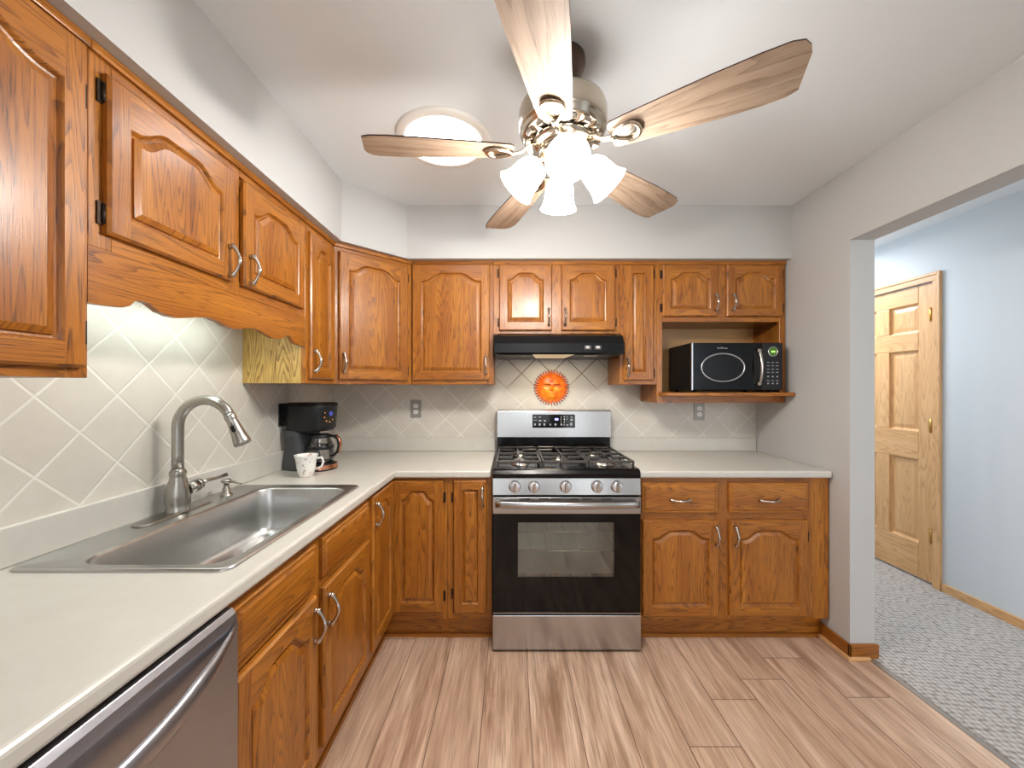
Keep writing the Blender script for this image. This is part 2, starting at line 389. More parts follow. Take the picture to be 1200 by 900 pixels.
# hall door: six raised panels in a moulded casing
d1 = bpy.data.objects.new('door_1', None); COL.objects.link(d1); d1.location = (XH, 3.324, 0); d1.rotation_euler = (0, 0, R(-90)); struct(d1)
DW, DH = .73, 2.066
m = MB(); ST = [(0, .105), (.3125, .4175), (.625, .73)]; y0, y1 = .012, .047
for a, b in ST[::2]: m.box(a, b, y0, y1, .018, DH, 'pine', 2)
RL = [(.018, .262), (.845, 1.045), (1.615, 1.745), (1.945, DH)]
for a, b in RL: m.box(.105, .625, y0, y1, a, b, 'pine', 0)
for (a, b) in ((.262, .845), (1.045, 1.615), (1.745, 1.945)): m.box(.3125, .4175, y0, y1, a, b, 'pine', 2)
leaf = m.build('door_leaf', d1, bevel=.004)
for za, zb in ((.262, .845), (1.045, 1.615), (1.745, 1.945)):
    for xa, xb in ((.105, .3125), (.4175, .625)):
        q = MB(); rows = []
        for mg, dp in ((0, .012), (.012, .020), (.016, .020), (.042, .014), (.045, .014)):
            rows.append([(xa + mg, y0 + dp, za + mg), (xb - mg, y0 + dp, za + mg), (xb - mg, y0 + dp, zb - mg), (xa + mg, y0 + dp, zb - mg)])
        q.rows(rows, 'pine', True, False, False, True); q.build('raised_panel', leaf)
cs = MB()
for (a, b, z0, z1, g) in ((-.055, -.004, .006, 2.071, 2), (.734, .785, .006, 2.071, 2), (-.055, .785, 2.071, 2.127, 0)):
    cs.box(a, b, -.011, 0, z0, z1, 'pine', g)
    if g == 2: cs.box(a + (.0 if a < 0 else .034), b - (.034 if a < 0 else 0), -.019, -.011, z0, z1 + .056, 'pine', 2)
    else: cs.box(-.055 + .017, .785 - .017, -.019, -.011, z1 - .018, z1, 'pine', 0)
cs.box(-.004, .0, -.0, .1, .006, 2.071, 'pine', 2); cs.box(.730, .734, 0, .1, .006, 2.071, 'pine', 2)
cs.build('door_casing', d1, bevel=.004)
for z in (.34, 1.09, 1.85):
    h = MB(); h.tube([(.717, .002, z - .045), (.717, .002, z + .045)], .008, 'brass', 10); h.box(.695, .717, .008, .0125, z - .045, z + .045, 'brass')
    h.build('hinge', d1)
kb = MB(); kb.lathe([(.0, .06), (.02, .058), (.027, .045), (.02, .028), (.01, .02), (.01, .006), (.028, .005), (.028, 0)], 'brass', 20, Matrix.Translation((.06, .012, 1.0)) @ Matrix.Rotation(pi / 2, 4, 'X'))
kb.build('door_knob', d1)

# ------------------------------------------------------------------ joinery helpers
def handle_mesh():
    m = MB(); P = []; r = []
    prof = [(-1, .0062), (-.93, .0072), (-.86, .0058), (-.7, .0040), (-.45, .0036), (-.22, .0042), (-.14, .0058), (-.07, .0048), (0, .0062), (.07, .0048), (.14, .0058), (.22, .0042), (.45, .0036), (.7, .0040), (.86, .0058), (.93, .0072), (1, .0062)]
    for t, rr in prof:
        P.append((0, -.007 - .026 * cos(t * pi / 2) ** .8 if abs(t) < 1 else -.006, t * .050)); r.append(rr * 1.3)
    m.tube(P, r, 'pull', 10)
    for sgn in (-1, 1): m.tube([(0, 0.002, sgn * .047), (0, -.010, sgn * .047)], [.009, .0072], 'pull', 10)
    o = m.build('handle'); me = o.data; bpy.data.objects.remove(o); return me
HME = handle_mesh()
def add_handle(parent, x, y, z, rot=(0, 0, 0)):
    o = bpy.data.objects.new('handle', HME); COL.objects.link(o); o.parent = parent; o.location = (x, y, z); o.rotation_euler = rot; return o
def hinge_mesh():
    m = MB(); m.box(-.006, .006, -.004, .0, -.026, .026, 'hinge'); m.tube([(.005, -.006, -.022), (.005, -.006, .022)], .0045, 'hinge', 8)
    o = m.build('hinge'); me = o.data; bpy.data.objects.remove(o); return me
GME = hinge_mesh()

def panel_door(parent, x0, x1, z0, z1, yf, amp=.045, stile=.05, rail=.05, t=.019, handle=None, hinge=None, name='door'):
    """raised-panel door; its back lies on y=yf, its face at yf-t, cathedral arch of height amp"""
    m = MB(); yb, y = yf, yf - t; c = .006
    w = x1 - x0; a, b = x0 + stile, x1 - stile; zb = z0 + rail; zs = z1 - rail - amp; N = 28
    if amp == 0: zs = z1 - rail
    k = min(1.0, (b - a) / .125)
    def arch(tt):
        s = abs(2 * tt - 1); q = min(1, max(0, (s - .34) / .54))
        return amp * (.84 * (1 - q * q * (3 - 2 * q)) + .16 * (1 - s * s))
    def top(mg): return [(a + mg + (b - a - 2 * mg) * i / N, zs - mg + arch(i / N) * 1.0) for i in range(N + 1)]
    # stiles, bottom rail, arched top rail (each its own grain)
    of = m.off(); m.poly([(x0 + c, y, z0 + c), (a, y, z0 + c), (a, y, z1 - c), (x0 + c, y, z1 - c)], 'oak', 2, of)
    of = m.off(); m.poly([(b, y, z0 + c), (x1 - c, y, z0 + c), (x1 - c, y, z1 - c), (b, y, z1 - c)], 'oak', 2, of)
    of = m.off(); m.poly([(a, y, z0 + c), (b, y, z0 + c), (b, y, zb), (a, y, zb)], 'oak', 0, of)
    of = m.off(); T = top(0)
    for p, q in zip(T, T[1:]): m.poly([(p[0], y, p[1]), (q[0], y, q[1]), (q[0], y, z1 - c), (p[0], y, z1 - c)], 'oak', 0, of)
    # edges
    of = m.off(); F = [(x0 + c, z0 + c), (x1 - c, z0 + c), (x1 - c, z1 - c), (x0 + c, z1 - c)]; O = [(x0, z0), (x1, z0), (x1, z1), (x0, z1)]
    for i in range(4):
        j = (i + 1) % 4; g = 0 if i % 2 == 0 else 2
        m.poly([(F[j][0], y, F[j][1]), (F[i][0], y, F[i][1]), (O[i][0], y + c, O[i][1]), (O[j][0], y + c, O[j][1])], 'oak', g, of)
        m.poly([(O[j][0], y + c, O[j][1]), (O[i][0], y + c, O[i][1]), (O[i][0], yb, O[i][1]), (O[j][0], yb, O[j][1])], 'oak', g, of)
    m.poly([(x0, yb, z0), (x1, yb, z0), (x1, yb, z1), (x0, yb, z1)], 'oak', 2, of)
    # sticking, groove and raised field
    rows = []
    for mg, dp in ((0, 0), (.003 * k, .0025), (.007 * k, .0095), (.0125 * k, .0115), (.0135 * k, .0115), (.0145 * k, .0065), (.027 * k, .0020), (.029 * k, .0014)):
        rows.append([(a + mg + (b - a - 2 * mg) * i / N, y + dp, zb + mg) for i in range(N + 1)] + [(px, y + dp, pz) for px, pz in top(mg)][::-1])
    m.rows(rows, 'oak', True, False); of = m.off(); L = rows[-1]
    for i in range(N): m.poly([L[i], L[i + 1], L[2 * N + 1 - i - 1], L[2 * N + 1 - i]], 'oak', 2, of)
    d = m.build(name, parent, normals=True)
    if handle: add_handle(d, handle[0], y, handle[1])
    if hinge:
        hx, zs_ = hinge
        for hz in zs_:
            o = bpy.data.objects.new('hinge', GME); COL.objects.link(o); o.parent = d
            o.location = (hx, yf - .0005, hz)
            if hx > (x0 + x1) / 2: o.rotation_euler = (0, 0, 0); o.scale = (-1, 1, 1)
    return d
def slab_front(parent, x0, x1, z0, z1, yf, name='drawer', handle=None, t=.019):
    m = MB(); y = yf - t; rows = []
    for mg, yy in ((0, yf), (0, y + .008), (.004, y + .005), (.012, y + .005), (.020, y), (.024, y)):
        rows.append([(x0 + mg, yy, z0 + mg), (x1 - mg, yy, z0 + mg), (x1 - mg, yy, z1 - mg), (x0 + mg, yy, z1 - mg)])
    m.rows(rows, 'oak', True, False, True, True, grain=0); d = m.build(name, parent)
    if handle: add_handle(d, handle[0], y, handle[1], (0, R(90), 0))
    return d
def cabinet(name, label, loc, rz, w, d, h, stiles, rails, group=None, toe=False, crown=False, side='oak', z0=0, hollow=False):
    """face-framed box: local x to the right, face at y=-d, bottom at z=z0"""
    e = thing(name, label, 'cabinet', loc, rz, group)
    m = MB(); zb = .125 if toe else z0
    
    if hollow:
        m.box(0, .018, -(d - .019), 0, zb, h, side, 2); m.box(w - .018, w, -(d - .019), 0, zb, h, side, 2); m.box(.018, w - .018, -.012, 0, zb, h, side, 2); m.box(.018, w - .018, -(d - .019), -.012, zb, zb + .018, side, 0)
    else: m.box(0, w, -(d - .019), 0, zb, h, side, 2)
    m.build('carcass', e)
    f = MB()
    for a, b in stiles: f.box(a, b, -d, -(d - .019), zb, h, 'oak', 2)
    for a, b, p, q in rails: f.box(p, q, -d, -(d - .019), a, b, 'oak', 0)
    f.build('face_frame', e, bevel=.0012, seg=1)
    if toe:
        k = MB(); k.box(0, w, -(d - .055), -(d - .075), 0, .125, 'oak', 0); k.box(0, w, -(d - .043), -(d - .055), 0, .018, 'oak', 0); k.build('toe_kick', e)
    if crown:
        k = MB(); k.box(0, w, -(d + .010), -d, h - .022, h, 'oak', 0); k.build('top_moulding', e, bevel=.003)
    return e
UB, UT = 1.370, 2.127
UH = UT - UB
# ---- wall cabinets, left run (local x runs away from the camera)
G9 = .009
LX = XL + G9; UD = .294 - G9 + .0
UDL = -.943 - LX; 
Z = UB
c = cabinet('wall_cabinet', 'tall oak wall cabinet nearest the camera, left of the scalloped valance', (LX, .255, Z), R(90), .600, UDL, UH, [(0, .04), (.555, .600)], [(0, .045, .04, .555), (UH - .04, UH, .04, .555)], crown=True)
panel_door(c, .02, .584, .022, UH - .03, -UDL, .055, stile=.044, hinge=(.589, (.10, UH - .135)))
# over the sink: short cabinet with valance
SB = 1.668; SH = UT - SB; w = .900
c = cabinet('wall_cabinet', 'short two-door oak cabinet with scalloped valance over the sink', (LX, .8555, SB), R(90), w, UDL, SH, [(0, .05), (.425, .475), (w - .05, w)], [(0, .045, .05, .425), (0, .045, .475, w - .05), (SH - .045, SH, .05, .425), (SH - .045, SH, .475, w - .05)], crown=True)
panel_door(c, .028, .432, .035, SH - .055, -UDL, .045, handle=(.405, .098), hinge=(.022, (.08, SH - .10)))
panel_door(c, .478, .868, .035, SH - .055, -UDL, .045, handle=(.505, .098))
V = [(.0, 1.538), (.03, 1.539), (.077, 1.543), (.095, 1.551), (.107, 1.565), (.125, 1.571), (.145, 1.568), (.175, 1.552), (.205, 1.546), (.235, 1.546), (.28, 1.556), (.32, 1.565), (.35, 1.567), (.385, 1.562), (.415, 1.553), (.45, 1.549)]
V = [(x, z - SB) for x, z in V]; V = V + [(w - x, z) for x, z in V[-2::-1]]
m = MB(); of = m.off(); n = len(V)
rows = [[(x, -UDL, z) for x, z in V] , [(x, -UDL, .0) for x, z in V], [(x, -UDL + .019, .0) for x, z in V], [(x, -UDL + .019, z) for x, z in V], [(x, -UDL, z) for x, z in V]]
for r0, r1 in zip(rows, rows[1:]):
    for i in range(n - 1): m.poly([r0[i], r0[i + 1], r1[i + 1], r1[i]], 'oak', 0, of)
m.poly([rows[0][0], rows[1][0], rows[2][0], rows[3][0]], 'oak', 0, of); m.poly([rows[0][-1], rows[1][-1], rows[2][-1], rows[3][-1]], 'oak', 0, of)
m.build('valance', c, weld=True)
# narrow one beside it; its near side is pale veneer
w = .285
c = cabinet('wall_cabinet', 'narrow arched-door oak cabinet on the left wall with pale veneer side', (LX, 1.7565, Z), R(90), w, UDL, UH, [(0, .03), (w - .03, w)], [(0, .035, .03, w - .03), (UH - .045, UH, .03, w - .03)], crown=True)
MB().box(-.001, .0, -UDL + .019, 0, 0, .30, 'veneer', 2).build('side_panel', c)['label'] = 'pale veneer side panel'
panel_door(c, .022, w - .022, .022, UH - .055, -UDL, .045, handle=(.045, .105))
# diagonal corner cabinet
FY = 2.36
A = Vector((-.943, 2.0415)); B = Vector((-.612, FY)); L = (B - A).length; ang = math.atan2(B.y - A.y, B.x - A.x)
c = thing('corner_cabinet', 'diagonal oak corner wall cabinet between the left and back runs', 'cabinet', (A.x, A.y, Z), ang)
m = MB(); inv = Matrix.Rotation(-ang, 2)
pl = [inv @ (Vector(p) - A) for p in ((A.x, A.y), (B.x, B.y), (B.x, YB - G9), (LX, YB - G9), (LX, A.y))]
pl[0] = Vector((0, .019)) + (pl[0] - Vector((0, 0))); pl[1] = pl[1] + Vector((0, .019))
m.prism([(p.x, p.y) for p in pl], 0, 2, 0, UH, 'oak', 2); m.build('carcass', c)
f = MB()
for a, b in ((0, .035), (L - .035, L)): f.box(a, b, 0, .019, 0, UH, 'oak', 2)
for a, b in ((0, .035), (UH - .045, UH)): f.box(.035, L - .035, 0, .019, a, b, 'oak', 0)
f.build('face_frame', c, bevel=.0012, seg=1)
MB().box(0, L, -.010, 0, UH - .022, UH, 'oak', 0).build('top_moulding', c, bevel=.003)
panel_door(c, .022, L - .032, .024, UH - .045, 0, .045, handle=(.045, .115), hinge=(L - .028, (.08, UH - .11)))
# ---- wall cabinets, back run
D = YB - G9 - FY
def back_cab(name, label, x0, x1, z0, stiles, rails, **kw):
    h = UT - z0
    return cabinet(name, label, (x0, YB - G9, z0), 0, x1 - x0, D, h, stiles, [(a if a >= 0 else h + a, b if b > 0 else h + b, p, q) for a, b, p, q in rails], crown=True, **kw)
x0, x1 = -.611, -.110; w = x1 - x0
c = back_cab('wall_cabinet', 'wide single-door oak wall cabinet left of the range hood', x0, x1, Z, [(0, .03), (w - .04, w)], [(0, .04, .03, w - .04), (-.045, -1e-9, .03, w - .04)])
panel_door(c, -.608 - x0 + .004, -.131 - x0, .027, UH - .024, -D, .05, handle=(-.131 - x0 - .022, .115), hinge=(-.602 - x0 - .0, (.09, UH - .10)))
x0, x1, z0 = -.109, .667, 1.676; w = x1 - x0; h = UT - z0
c = back_cab('wall_cabinet', 'short two-door oak cabinet directly above the black range hood', x0, x1, z0, [(0, .045), (.345, .43), (w - .045, w)], [(0, .035, .045, .345), (0, .035, .43, w - .045), (-.04, -1e-9, .045, .345), (-.04, -1e-9, .43, w - .045)])
panel_door(c, -.0733 - x0, .2496 - x0, .024, h - .024, -D, .042, handle=(.2496 - x0 - .020, .105), hinge=(-.079 - x0, (.075, h - .075)))
panel_door(c, .307 - x0, .6365 - x0, .024, h - .024, -D, .042, handle=(.307 - x0 + .022, .105), hinge=(.642 - x0, (.075, h - .075)))
x0, x1 = .668, .893; w = x1 - x0
c = back_cab('wall_cabinet', 'narrow flat-panel oak wall cabinet between hood and microwave', x0, x1, Z, [(0, .03), (w - .03, w)], [(0, .04, .03, w - .03), (-.045, -1e-9, .03, w - .03)])
panel_door(c, .6906 - x0, .8715 - x0, .026, UH - .026, -D, 0, handle=(.6906 - x0 + .018, .105), hinge=(.877 - x0, (.07, UH - .08)))
# microwave cabinet with open niche
x0, x1, z0 = .894, 1.684, 1.258; w = x1 - x0; h = UT - z0; zo, zs = 1.755 - z0, 1.300 - z0
c = thing('microwave_cabinet', 'two-door oak cabinet with an open niche holding the microwave', 'cabinet', (x0, YB - G9, z0))
m = MB(); m.box(0, .018, -D + .019, 0, 0, h, 'oak', 2); m.box(w - .018, w, -D + .019, 0, 0, h, 'oak', 2); m.box(.018, w - .018, -D + .019, 0, zo, h, 'oak', 0)
m.box(.018, w - .018, -D + .019, -.006, zs - .02, zs, 'oak', 0); m.build('carcass', c)
MB().box(.018, w - .018, -.006, 0, 0, zo, 'niche', 0).build('back_panel', c)
f = MB()
for a, b in ((0, .035), (w - .035, w)): f.box(a, b, -D, -D + .019, 0, h, 'oak', 2)
f.box(.365, .43, -D, -D + .019, zo + .03, h - .04, 'oak', 2)
f.box(.035, w - .035, -D, -D + .019, h - .04, h, 'oak', 0); f.box(.035, w - .035, -D, -D + .019, zo, zo + .03, 'oak', 0); f.box(.035, w - .035, -D, -D + .019, 0, zs, 'oak', 0)
f.build('face_frame', c, bevel=.0012, seg=1)
MB().box(0, w, -(D + .010), -D, h - .022, h, 'oak', 0).build('top_moulding', c, bevel=.003)
m = MB(); m.prism([(.012, -D), (.03, -D - .083), (w + .004, -D - .083), (w + .004, -D), (w - .036, -D), (w - .036, -.007), (.036, -.007), (.036, -D)], 0, 2, zs + .0005, zs + .022, 'oak', 0); m.build('shelf', c, bevel=.004)
panel_door(c, .927 - x0, 1.263 - x0, 1.786 - z0, 2.103 - z0, -D, .04, stile=.047, rail=.045, handle=(1.263 - x0 - .016, 1.786 - z0 + .085), hinge=(.921 - x0, (1.84 - z0, 2.045 - z0)))
panel_door(c, 1.318 - x0, 1.660 - x0, 1.786 - z0, 2.103 - z0, -D, .04, stile=.047, rail=.045, handle=(1.318 - x0 + .034, 1.786 - z0 + .085), hinge=(1.666 - x0, (1.84 - z0, 2.045 - z0)))

# ---- base cabinets
CT = .875
BDL = -.632 - LX
y0 = .853; w = .841
c = cabinet('base_cabinet', 'oak sink base cabinet under the stainless sink, beside the dishwasher', (LX, y0, 0), R(90), w, BDL, CT, [(0, .03), (.345, .41), (w - .03, w)], [(.125, .18, .03, .345), (.125, .18, .41, w - .03), (.692, .728, .03, .345), (.692, .728, .41, w - .03), (.845, CT, .03, .345), (.845, CT, .41, w - .03)], toe=True, hollow=True)
slab_front(c, .004, .3656, .722, .852, -BDL, 'false_drawer_front'); slab_front(c, .410, .816, .722, .852, -BDL, 'false_drawer_front')
panel_door(c, .004, .3656, .165, .690, -BDL, .05, handle=(.3656 - .020, .690 - .085))
panel_door(c, .410, .816, .165, .690, -BDL, .05, handle=(.410 + .028, .690 - .085))
# L-shaped corner base
FB = 2.035
c = thing('corner_base_cabinet', 'oak corner base cabinet with two doors meeting at a right angle', 'cabinet', (LX, 1.696, 0))
o3 = (LX, 1.696)
m = MB(); P = [(LX, 1.696), (-.651, 1.696), (-.651, FB + .019), (-.338, FB + .019), (-.338, YB - G9), (LX, YB - G9)]
m.prism([(a - o3[0], b - o3[1]) for a, b in P], 0, 2, .125, CT, 'oak', 2); m.build('carcass', c)
f = MB()
f.box(-.651 - LX, -.632 - LX, 0, .03, .125, CT, 'oak', 2); f.box(-.651 - LX, -.632 - LX, .03, FB - 1.696, .125, .17, 'oak', 1); f.box(-.651 - LX, -.632 - LX, .03, FB - 1.696, .862, CT, 'oak', 1)
f.box(-.358 - LX, -.338 - LX, FB - 1.696, FB - 1.696 + .019, .125, CT, 'oak', 2); f.box(-.632 - LX, -.358 - LX, FB - 1.696, FB - 1.696 + .019, .125, .17, 'oak', 0); f.box(-.632 - LX, -.358 - LX, FB - 1.696, FB - 1.696 + .019, .862, CT, 'oak', 0)
f.build('face_frame', c)
k = MB(); k.box(-.70 - LX, -.687 - LX, 0, FB + .055 - 1.696, 0, .125, 'oak', 1); k.box(-.70 - LX, -.338 - LX, FB + .055 - 1.696, FB + .075 - 1.696, 0, .125, 'oak', 0)
k.box(-.687 - LX, -.675 - LX, 0, FB + .055 - 1.696, 0, .018, 'oak', 1); k.box(-.687 - LX, -.338 - LX, FB + .043 - 1.696, FB + .055 - 1.696, 0, .018, 'oak', 0)
k.build('toe_kick', c)
pa = bpy.data.objects.new('door', None)
def corner_door(x0, x1, rot, loc, handle, hinge):
    d = panel_door(c, x0, x1, .168, .860, 0, .05, stile=.045, handle=handle, hinge=hinge)
    d.location = loc; d.rotation_euler = (0, 0, rot); return d
corner_door(.018, .312, R(90), (-.632 - LX, 0, 0), (.046, .775), None)
corner_door(.0, .270, 0, (-.628 - LX, FB - 1.696, 0), None, (.275, (.25, .77)))
bpy.data.objects.remove(pa)
# narrow base beside the range
DB = YB - G9 - FB
def base_cab(label, x0, x1, stiles, rails):
    return cabinet('base_cabinet', label, (x0, YB - G9, 0), 0, x1 - x0, DB, CT, stiles, rails, toe=True)
x0, x1 = -.337, -.101; w = x1 - x0
c = base_cab('narrow oak base cabinet with flat-panel door left of the range', x0, x1, [(0, .03), (w - .03, w)], [(.125, .175, .03, w - .03), (.86, CT, .03, w - .03)])
panel_door(c, -.3045 - x0, -.1276 - x0, .163, .863, -DB, 0, stile=.045, rail=.05, handle=(-.1276 - x0 - .022, .778), hinge=(-.310 - x0, (.26, .77)))
x0, x1 = .668, 1.684; w = x1 - x0
c = base_cab('two-door two-drawer oak base cabinet right of the range', x0, x1, [(0, .03), (.41, .495), (.88, w)], [(.125, .15, .03, .41), (.125, .15, .495, .88), (.65, .692, .03, .41), (.65, .692, .495, .88), (.845, CT, .03, .41), (.845, CT, .495, .88)])
slab_front(c, .6866 - x0, 1.0905 - x0, .690, .848, -DB, 'drawer', handle=(.886 - x0, .762)); slab_front(c, 1.148 - x0, 1.563 - x0, .690, .848, -DB, 'drawer', handle=(1.353 - x0, .760))
panel_door(c, .690 - x0, 1.0935 - x0, .145, .653, -DB, .045, handle=(1.0935 - x0 - .018, .57)); panel_door(c, 1.150 - x0, 1.563 - x0, .145, .653, -DB, .045, handle=(1.150 - x0 + .026, .57), hinge=(1.569 - x0, (.56,)))

# ------------------------------------------------------------------ worktops
def cells(xs, ys, keep, z0, z1, mat):
    m = MB()
    for i in range(len(xs) - 1):
        for j in range(len(ys) - 1):
            if keep(i, j): m.box(xs[i], xs[i + 1], ys[j], ys[j + 1], z0, z1, mat)
    bmesh.ops.remove_doubles(m.bm, verts=m.bm.verts, dist=1e-5)
    seen = {}
    for f in list(m.bm.faces):
        key = tuple(sorted(v.index for v in f.verts)) if False else tuple(sorted((round(v.co.x, 4), round(v.co.y, 4), round(v.co.z, 4)) for v in f.verts))
        seen.setdefault(key, []).append(f)
    dead = [f for fs in seen.values() if len(fs) > 1 for f in fs]
    bmesh.ops.delete(m.bm, geom=dead, context='FACES')
    return m
XW, YW = XL + .0085, YB - .0085
c = thing('countertop', 'L-shaped off-white laminate worktop carrying the sink', 'worktop', (0, 0, CT + .001))
Zc = CT + .001
m = cells([XW, -1.165, -.70, -.607, -.107], [.210, .925, 1.67, 2.01, YW], lambda i, j: (i < 3 or j == 3) and not (i == 1 and j == 1), 0, .038, 'counter')
m.build('slab', c, bevel=.010, seg=3)
m = MB(); m.box(XW, XW + .016, .210, YW, .0385, .138, 'counter'); m.box(XW + .016, -.107, YW - .016, YW, .0385, .132, 'counter'); m.build('backsplash', c, bevel=.005, seg=3)
c = thing('countertop', 'short off-white laminate worktop right of the range', 'worktop', (0, 0, Zc))
MB().box(.6655, 1.686, 2.01, YW, 0, .038, 'counter').build('slab', c, bevel=.010, seg=3)
MB().box(.6655, 1.686, YW - .016, YW, .0385, .132, 'counter').build('backsplash', c, bevel=.005, seg=3)
ZCT = Zc + .038

# ------------------------------------------------------------------ sink, faucet, dispenser
c = thing('sink', 'stainless steel single-bowl drop-in sink in the worktop', 'sink', (0, 0, ZCT))
rim = [rrect(-1.193, -.666, .902, 1.700, .028, .0005), rrect(-1.193, -.666, .902, 1.700, .028, .0045), rrect(-1.190, -.671, .906, 1.695, .026, .0075), rrect(-1.188, -.677, .911, 1.689, .024, .0075), rrect(-1.185, -.682, .916, 1.684, .022, .005)]
bowl = [rrect(-1.080, -.694, .930, 1.664, .062, .0045), rrect(-1.074, -.700, .936, 1.658, .060, .003), rrect(-1.070, -.704, .940, 1.654, .058, -.004),
        rrect(-1.066, -.708, .945, 1.650, .056, -.10), rrect(-1.062, -.712, .950, 1.645, .054, -.155), rrect(-1.052, -.722, .960, 1.634, .05, -.178), rrect(-1.03, -.744, .985, 1.61, .04, -.188), rrect(-.93, -.84, 1.25, 1.345, .04, -.192)]
m = MB(); m.rows(rim + bowl, 'steel_sink', True, True, False, True); m.build('basin', c, normals=True)
m = MB(); m.lathe([(.045, -.1905), (.044, -.187), (.034, -.188), (.03, -.1905), (.0, -.1905)], 'nickel', 24, Matrix.Translation((-.885, 1.297, 0))); m.build('drain', c)
ZD = ZCT + .0052
fx, fy = -1.150, 1.325
c = thing('faucet', 'brushed nickel gooseneck kitchen faucet behind the sink bowl', 'faucet', (fx, fy, ZD))
m = MB(); m.prism([(x, y) for x, y, z in rrect(-.028, .028, -.150, .130, .027, 0)], 0, 2, .0, .006, 'nickel'); m.build('deck_plate', c, bevel=.002)
m = MB(); m.lathe([(.034, .0062), (.034, .014), (.031, .018), (.035, .035), (.0365, .055), (.034, .08), (.027, .105), (.022, .122), (.022, .126), (.024, .130), (.024, .140), (.020, .146), (.018, .150), (.0, .150)], 'nickel', 32); m.build('base', c)
rr = .094; zt = .400 - rr - .013
path = [(0, 0, .14), (0, 0, .2), (0, 0, .25)] + [(rr - rr * cos(a), -.0 * a, zt + rr * sin(a)) for a in [pi * i / 16 * .86 for i in range(17)]]
m = MB(); m.tube(path, .0172, 'nickel', 16); m.build('spout', c)
a = pi * .86; p = Vector(path[-1]); d = Vector((sin(a) * 1.0, 0, cos(a))).normalized()
mt = Matrix.Translation(p) @ d.to_track_quat('Z', 'Y').to_matrix().to_4x4()
m = MB(); m.lathe([(.0, -.004), (.0175, -.004), (.018, .004), (.0185, .012), (.0165, .016), (.0175, .03), (.0215, .07), (.0265, .098), (.0265, .106), (.023, .110), (.0, .110)], 'nickel', 24, mt); hd = m.build('spray_head', c)
m = MB(); m.loft([(0, 0, 0, .008, .014, 3), (.004, 0, 0, .006, .012, 3)], 'blackplastic', 16)
b = m.build('spray_button', hd); q = mt @ Matrix.Translation((0, 0, .052)); 
side = (mt.to_3x3() @ Vector((0, 1, 0))); 
nrm = Vector((0.15, -1, .2)).normalized(); xx = d.cross(nrm).normalized(); nrm = xx.cross(d).normalized()
b.matrix_local = Matrix.Translation(p + d * .050 + nrm * .0175) @ Matrix((xx, d, nrm)).transposed().to_4x4()
m = MB(); m.tube([(.02, .018, .075), (.026, .05, .082)], [.02, .021], 'nickel', 18); m.tube([(.026, .05, .082), (.028, .062, .085)], [.0175, .019], 'nickel', 18)
m.tube([(.028, .058, .085), (.031, .09, .090), (.036, .13, .088), (.042, .170, .092)], [.009, .0065, .0055, .0075], 'nickel', 12); m.build('lever_handle', c)
c = thing('soap_dispenser', 'small nickel soap dispenser with mushroom top on the sink deck', 'soap dispenser', (-1.135, 1.530, ZD))
m = MB(); m.lathe([(.022, 0), (.022, .006), (.015, .010), (.013, .03), (.010, .034), (.008, .05), (.0, .05)], 'nickel', 24); m.build('base', c)
m = MB(); m.lathe([(.0, .048), (.012, .050), (.0175, .056), (.0175, .062), (.012, .067), (.0, .068)], 'nickel', 24); m.tube([(0, 0, .058), (.04, -.01, .058), (.07, -.018, .052)], [.006, .005, .0045], 'nickel', 10); m.build('pump_head', c)

# ------------------------------------------------------------------ dishwasher
c = thing('dishwasher', 'stainless dishwasher under the worktop near the camera', 'dishwasher', (LX, .243, 0), R(90))
w = .604; dd = -.600 - LX
MB().box(.0, w, -dd + .03, 0, .02, .868, 'blackplastic').build('tub', c)
m = MB(); m.prism([(-dd + .03, .11), (-dd, .115), (-dd, .835), (-dd + .004, .855), (-dd + .012, .866), (-dd + .03, .868)][::-1], 0, 0, .003, w - .003, 'steel_dw'); m.build('door', c, bevel=.0015)
hp = [(x, -dd - .002 - .044 * (1 - ((x - .302) / .285) ** 2), .826 - .034 * (1 - ((x - .302) / .285) ** 2)) for x in [.018 + .568 * i / 32 for i in range(33)]]
m = MB(); m.tube(hp, [.008 + .014 * min(1, (1 - abs(i - 16) / 16) * 2.2) for i in range(33)], 'steel_dw', 14, flat=(.5, 1)); m.build('handle', c)
MB().box(.01, w - .01, -dd + .06, -dd + .03, .0, .105, 'blackplastic').build('toe_panel', c)
m = MB(); m.box(0, .018, -.58, 0, 0, CT, 'oak', 2)
tag(m.build('end_panel', loc=(LX, .223, 0), rot=(0, 0, R(90))), 'oak end panel closing the near side of the dishwasher bay', 'panel')

# ------------------------------------------------------------------ gas range
XC, YR0 = .2835, YB - .02
c = thing('gas_range', 'stainless and black freestanding gas range between the base cabinets', 'stove', (XC, YR0, 0))
hw = .3785; fy = -(YR0 - 1.957)
m = MB(); m.box(-hw + .004, -.30, -.635, 0, .03, .90, 'black'); m.box(.30, hw - .004, -.635, 0, .03, .90, 'black'); m.box(-.30, .30, -.06, 0, .03, .90, 'black')
m.box(-.30, .30, -.635, -.06, .03, .27, 'black'); m.box(-.30, .30, -.635, -.06, .72, .90, 'black')
for x in (-.33, .33):
    for y in (-.58, -.06): m.lathe([(.018, 0), (.018, .03)], 'blackplastic', 12, Matrix.Translation((x, y, 0)), True, True, True)
m.build('body', c)
m = MB(); m.box(-.299, -.296, -.63, -.061, .271, .719, 'ovengrey'); m.box(.296, .299, -.63, -.061, .271, .719, 'ovengrey'); m.box(-.296, .296, -.066, -.061, .271, .719, 'ovengrey')
m.box(-.296, .296, -.63, -.066, .2705, .2735, 'ovengrey'); m.box(-.296, .296, -.63, -.066, .716, .719, 'ovengrey'); m.build('oven_cavity', c)
